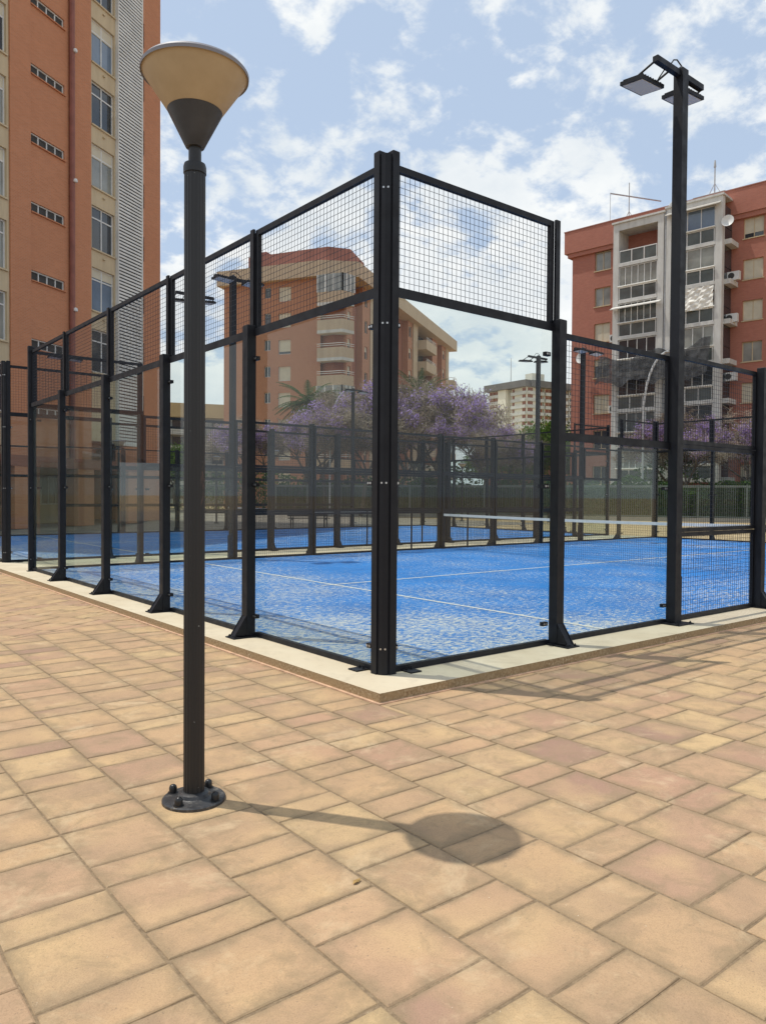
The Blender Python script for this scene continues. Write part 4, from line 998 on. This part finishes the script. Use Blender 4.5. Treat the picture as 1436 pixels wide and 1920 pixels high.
# ------------------------------------------------------------------ foliage
def quad(mb, c, s_, rng, flat=0.0):
    n = Vector((rng.gauss(0, 1), rng.gauss(0, 1), rng.gauss(0, 1)+flat)).normalized(); a = n.orthogonal().normalized(); a.rotate(Matrix.Rotation(rng.random()*6.28, 3, n)); b_ = n.cross(a)
    l, w = s_*(.7+rng.random()*.6), s_*(.45+rng.random()*.4); c = Vector(c)
    mb.poly([c-a*l, c-b_*w*.8, c+a*l, c+b_*w])
def limbs(rng, h, spread, levels=4, r0=.16, start=.28, nb=4):
    segs, tips = [], []
    def grow(p, d_, ln, r_, lv):
        n = 3; q = p
        for i in range(n):
            d_ = (d_+Vector((rng.gauss(0, .13), rng.gauss(0, .13), rng.gauss(0, .08)+.05))).normalized(); q2 = q+d_*ln/n
            segs.append((q, q2, r_*(1-.22*i/n*1.6), r_*(1-.22*(i+1)/n*1.6))); q = q2
            if lv >= levels-1: tips.append(q.copy())
        if lv >= levels: return
        for k in range(nb if lv < 2 else 3):
            a = rng.random()*6.283; t_ = .45+.45*rng.random()
            dd = (d_*(1.0)+Vector((math.cos(a)*spread*t_*1.7, math.sin(a)*spread*t_*1.7, rng.gauss(.1, .2)))).normalized()
            grow(q, dd, ln*(.62+.2*rng.random()), r_*.58, lv+1)
    grow(Vector((0, 0, 0)), Vector((rng.gauss(0, .06), rng.gauss(0, .06), 1)), h*start, r0, 0)
    return segs, tips
def jaca(seed, h=8.5, flowers=.5):
    rng = random.Random(seed); segs, tips = limbs(rng, h, 1.0, 4, .17, .30, 4)
    tr = MB()
    for a, b_, ra, rb in segs: tr.tube(a, b_, ra, rb, 6 if ra > .05 else 4)
    tw = MB(); fl_ = MB()
    for tpt in tips:
        for k in range(12):
            d_ = Vector((rng.gauss(0, 1), rng.gauss(0, 1), rng.gauss(.15, .8))).normalized(); ln = .35+rng.random()*.6; p = tpt+Vector((rng.gauss(0, .12), rng.gauss(0, .12), rng.gauss(0, .12))); q = p+d_*ln; sd = d_.orthogonal().normalized()*.017
            tw.poly([p-sd, p+sd, q+sd*.5, q-sd*.5])
            if rng.random() < .5: quad(tw, q, .06, rng)
    # blossom in clumps
    for tpt in tips:
        cl = math.sin(tpt.x*1.3+seed)+math.sin(tpt.y*1.1+seed*2)+math.sin(tpt.z*1.7+seed*.7)
        if cl+rng.gauss(0, .35) > 1.5-flowers*2.2:
            for k in range(34):
                c = tpt+Vector((rng.gauss(0, .23), rng.gauss(0, .23), rng.gauss(0, .20))); quad(fl_, c, .075, rng)
    return tr.mesh('trunk', 'bark'), tw.mesh('twigs', 'twig'), fl_.mesh('blossom', 'blossom')
def tree_thing(name, label, cat, meshes, names, loc, rz=0, sc=1.0, group=None):
    t = thing(name, label, cat, loc, rz, group); t.scale = (sc,)*3
    for me, nm in zip(meshes, names):
        o = link(nm, me, t)
    return t
jp = [jaca(11, 11.0, .52), jaca(23, 10.6, .34), jaca(37, 11.4, .60)]
for q in jp: print('JACA', [round(max(v.co.z for v in m_.vertices), 1) for m_ in q], [len(m_.polygons) for m_ in q], max(v.co.x for v in q[1].vertices), min(v.co.x for v in q[1].vertices))
spots = [(470, 60, 0, .80, 'leftmost purple jacaranda, before the orange end of the apartment building'), (548, 58, 2, .88, 'purple jacaranda with a forked trunk left of the tall palm'), (610, 57, 0, .98, 'purple jacaranda below the tall palm, right of the forked one'),
         (676, 55, 1, .95, 'mostly bare jacaranda directly left of the corner post of the cage'), (735, 58, 2, .98, 'bright purple jacaranda just behind the corner post of the cage'), (790, 56, 1, 1.12, 'grey twiggy jacaranda in front of the second palm'),
         (848, 55, 2, 1.12, 'tallest jacaranda with purple tips against the open sky'), (905, 53, 0, .80, 'low jacaranda right of the tallest one, in front of the pale tower'), (1250, 52, 0, .78, 'purple jacaranda behind the tall floodlight pole'),
         (1312, 50, 2, .72, 'pale purple jacaranda in front of the white balcony stack'), (1390, 50, 1, .80, 'jacaranda with green leaves at the right edge'), (960, 55, 1, .70, 'low bare jacaranda under the green tree crowns')]
for i, (u, D, k, sc, lb) in enumerate(spots):
    p = at(u, D); tree_thing('jacaranda_tree', lb, 'tree', jp[k], ('trunk', 'twigs', 'blossom'), (p.x, p.y, GZ-.05), i*1.9, sc, 'jacaranda trees along the far fence')
def leafy(seed, h=8, n=9000, mt_='leaf'):
    rng = random.Random(seed); segs, tips = limbs(rng, h, .85, 3, .2, .34, 4); tr = MB(); lf = MB()
    for a, b_, ra, rb in segs: tr.tube(a, b_, ra, rb, 6)
    per = max(4, n//len(tips))
    for tpt in tips:
        r_ = .55+rng.random()*.5
        for k in range(per):
            v = Vector((rng.gauss(0, .5), rng.gauss(0, .5), rng.gauss(0, .42)))*r_; quad(lf, tpt+v, .11, rng, .6)
    return tr.mesh('trunk', 'bark'), lf.mesh('crown', mt_)
lt = [leafy(5), leafy(9)]
for i, (u, D, k, sc, lb) in enumerate([(935, 78, 0, 1.0, 'rounded green tree left of the pale tower'), (1012, 70, 1, 1.18, 'tall fresh green tree in front of the pale tower'), (985, 66, 0, .95, 'yellow green tree at the foot of the pale tower'), (1052, 74, 1, 1.0, 'green tree beside the red building'),
                                       (330, 75, 1, .9, 'green tree beyond the arcade, left of the lamp post'), (235, 62, 0, .8, 'green tree seen under the brick tower')]):
    p = at(u, D); tree_thing('green_tree', lb, 'tree', lt[k], ('trunk', 'crown'), (p.x, p.y, GZ-.05), i*2.2, sc, 'green trees behind the courts')
def palm(seed, h):
    rng = random.Random(seed); tr = MB(); p = Vector((0, 0, 0))
    for i in range(10): q = Vector((.03*math.sin(i), 0, h*(i+1)/10)); tr.tube(p, q, .24-.006*i, .22-.006*i, 8); p = q
    fr = MB()
    for k in range(64):
        a = rng.random()*6.283; el = R(-25+95*rng.random()); L_ = 2.6+rng.random()*.8; d_ = Vector((math.cos(a)*math.cos(el), math.sin(a)*math.cos(el), math.sin(el))); q = p.copy(); side = Vector((-math.sin(a), math.cos(a), 0))
        for i in range(12):
            d_ = (d_+Vector((0, 0, -.10))).normalized(); q2 = q+d_*L_/12; w = .012; fr.poly([q-side*w, q+side*w, q2+side*w, q2-side*w])
            for sgn in (-1, 1):
                for e in (0, .5):
                    b_ = q+(q2-q)*e; l = .48*math.sin(math.pi*(i+1.2)/14); tip = b_+(side*sgn*.8+d_*.5+Vector((0, 0, -.35))).normalized()*l; fr.poly([b_-d_*.05, b_+d_*.07, tip])
            q = q2
    return tr.mesh('trunk', 'bark'), fr.mesh('fronds', 'palm')
for (u, D, h, lb) in ((577, 62, 8.9, 'palm with arching fronds in front of the left brick wall'), (786, 62, 9.3, 'palm rising behind the grey twiggy jacaranda'), (835, 64, 8.0, 'shorter palm half hidden behind the tallest jacaranda')):
    p = at(u, D); tree_thing('palm_tree', lb, 'palm', palm(u, h), ('trunk', 'fronds'), (p.x, p.y, GZ-.05), u, 1.0, 'palms behind the jacarandas')
rng = random.Random(8); mb = MB(); dv0 = d.normalized(); nv0 = Vector((-dv0.y, dv0.x))
for i in range(13000):
    s_ = rng.random()*(Lf+14)-2; y = 4.5+rng.random()*3.5; hh = 2.7+.9*math.sin(s_*.37)+.6*math.sin(s_*.83+1)+.3*math.sin(s_*2.1); z = rng.random()**.8*hh
    p = fa+dv0*s_+nv0*y; quad(mb, (p.x, p.y, z), .15, rng)
sh_ = link('shrubbery', mb.mesh('shrubbery', 'leafdark')); tag(sh_, 'taller uneven dark shrubbery behind the clipped hedge, under the purple trees', 'shrubs')
# hedge behind the perimeter fence
rng = random.Random(2); mb = MB(); dv = d.normalized(); nv = Vector((-dv.y, dv.x))
for i in range(30000):
    s_ = 10+rng.random()*(Lf-10); y = .35+abs(rng.gauss(0, .55)); hh = 2.3+.35*math.sin(s_*.9)+.2*math.sin(s_*2.3); z = rng.random()**.75*hh
    p = fa+dv*s_+nv*y; quad(mb, (p.x, p.y, z), .10, rng)
he = link('hedge', mb.mesh('hedge', 'leafdark')); tag(he, 'long dark green hedge growing right behind the grey bar fence', 'hedge')
core = MB().prism([tuple(fa+dv*10+nv*.9), tuple(fa+dv*Lf+nv*.9), tuple(fa+dv*Lf+nv*1.6), tuple(fa+dv*10+nv*1.6)], -.1, 2.0).mesh('stems', 'leafdark'); link('stems', core, he)

# ------------------------------------------------------------------ street lamps, benches, litter
def street_lamp(u, D, h, arm, label, flip):
    p = at(u, D); t = thing('street_lamp', label, 'street lamp', (p.x, p.y, GZ), R(-39), 'tall grey street lamps with curved arms')
    pts = [(0, 0, 0), (0, 0, h*.62)] + [(flip*arm*(1-math.cos(a)), 0, h*.62+h*.38*math.sin(a)) for a in [R(10*k) for k in range(1, 10)]]
    link('column', MB().path(pts, .07, 8).mesh('column', 'metal'), t); link('lantern', MB().bevbox(flip*arm-.15, flip*arm+.15, -.12, .12, h-.06, h+.06).box(flip*arm-.4*1, flip*arm+.4, -.14, .14, h-.10, h-.062).mesh('lantern', 'grey'), t)
street_lamp(618, 55, 9.0, 1.35, 'curved grey street lamp rising between the jacarandas behind the second court', 1)
street_lamp(1203, 50, 11.0, 1.7, 'curved grey street lamp in front of the red apartment building', 1)
def bench(loc, rz, label):
    t = thing('park_bench', label, 'bench', loc, rz, 'dark slatted benches beyond the courts')
    for k in range(4): link('seat_slat', mc('ss', lambda: MB().box(-.9, .9, -.045, .045, 0, .03).mesh('slat', 'wood')), t, (0, -.2+.115*k, .43))
    for k in range(3): link('back_slat', mc('bs', lambda: MB().box(-.9, .9, -.015, .015, 0, .09).mesh('slat', 'wood')), t, (0, .24+.02*k, .52+.13*k))
    for x in (-.75, .75): link('leg', mc('bl', lambda: MB().box(-.025, .025, -.26, -.21, 0, .62).box(-.025, .025, .2, .26, 0, .9).box(-.025, .025, -.205, .195, .38, .425).box(-.025, .025, -.26, .19, .625, .655).mesh('leg', 'black')), t, (x, 0, 0))
bench((13.4+1.3, 23.4, GZ), R(-20), 'dark slatted bench behind the second court below the jacarandas')
bench((1.6, 24.4, GZ), R(20), 'dark bench near the arcade pillars of the brick tower'); bench((30.5, 24.0, GZ), R(-60), 'dark bench on the sandy strip near the hedge')
lf = link('fallen_leaf', MB().poly([(-.022, 0, .003), (-.006, .010, .008), (.018, .007, .003), (.024, -.002, .009), (.004, -.010, .004), (-.012, -.008, .009)]).mesh('leaf', 'leafdry'), None, (-2.00, -2.32, GZ+.002), R(15))
tag(lf, 'small dry yellow leaf lying on a pale paver', 'leaf')
rng = random.Random(4)
mb = MB()
for i in range(260):
    x, y = rng.uniform(-3.6, .2), rng.uniform(-3.3, .6)
    if x > PX-.05 and y > PY-.05: continue
    s_ = rng.uniform(.0012, .0032); quad(mb, (x, y, GZ+.003), s_, rng, 2)
gr = link('grit', mb.mesh('grit', 'plinth')); stuff(gr)
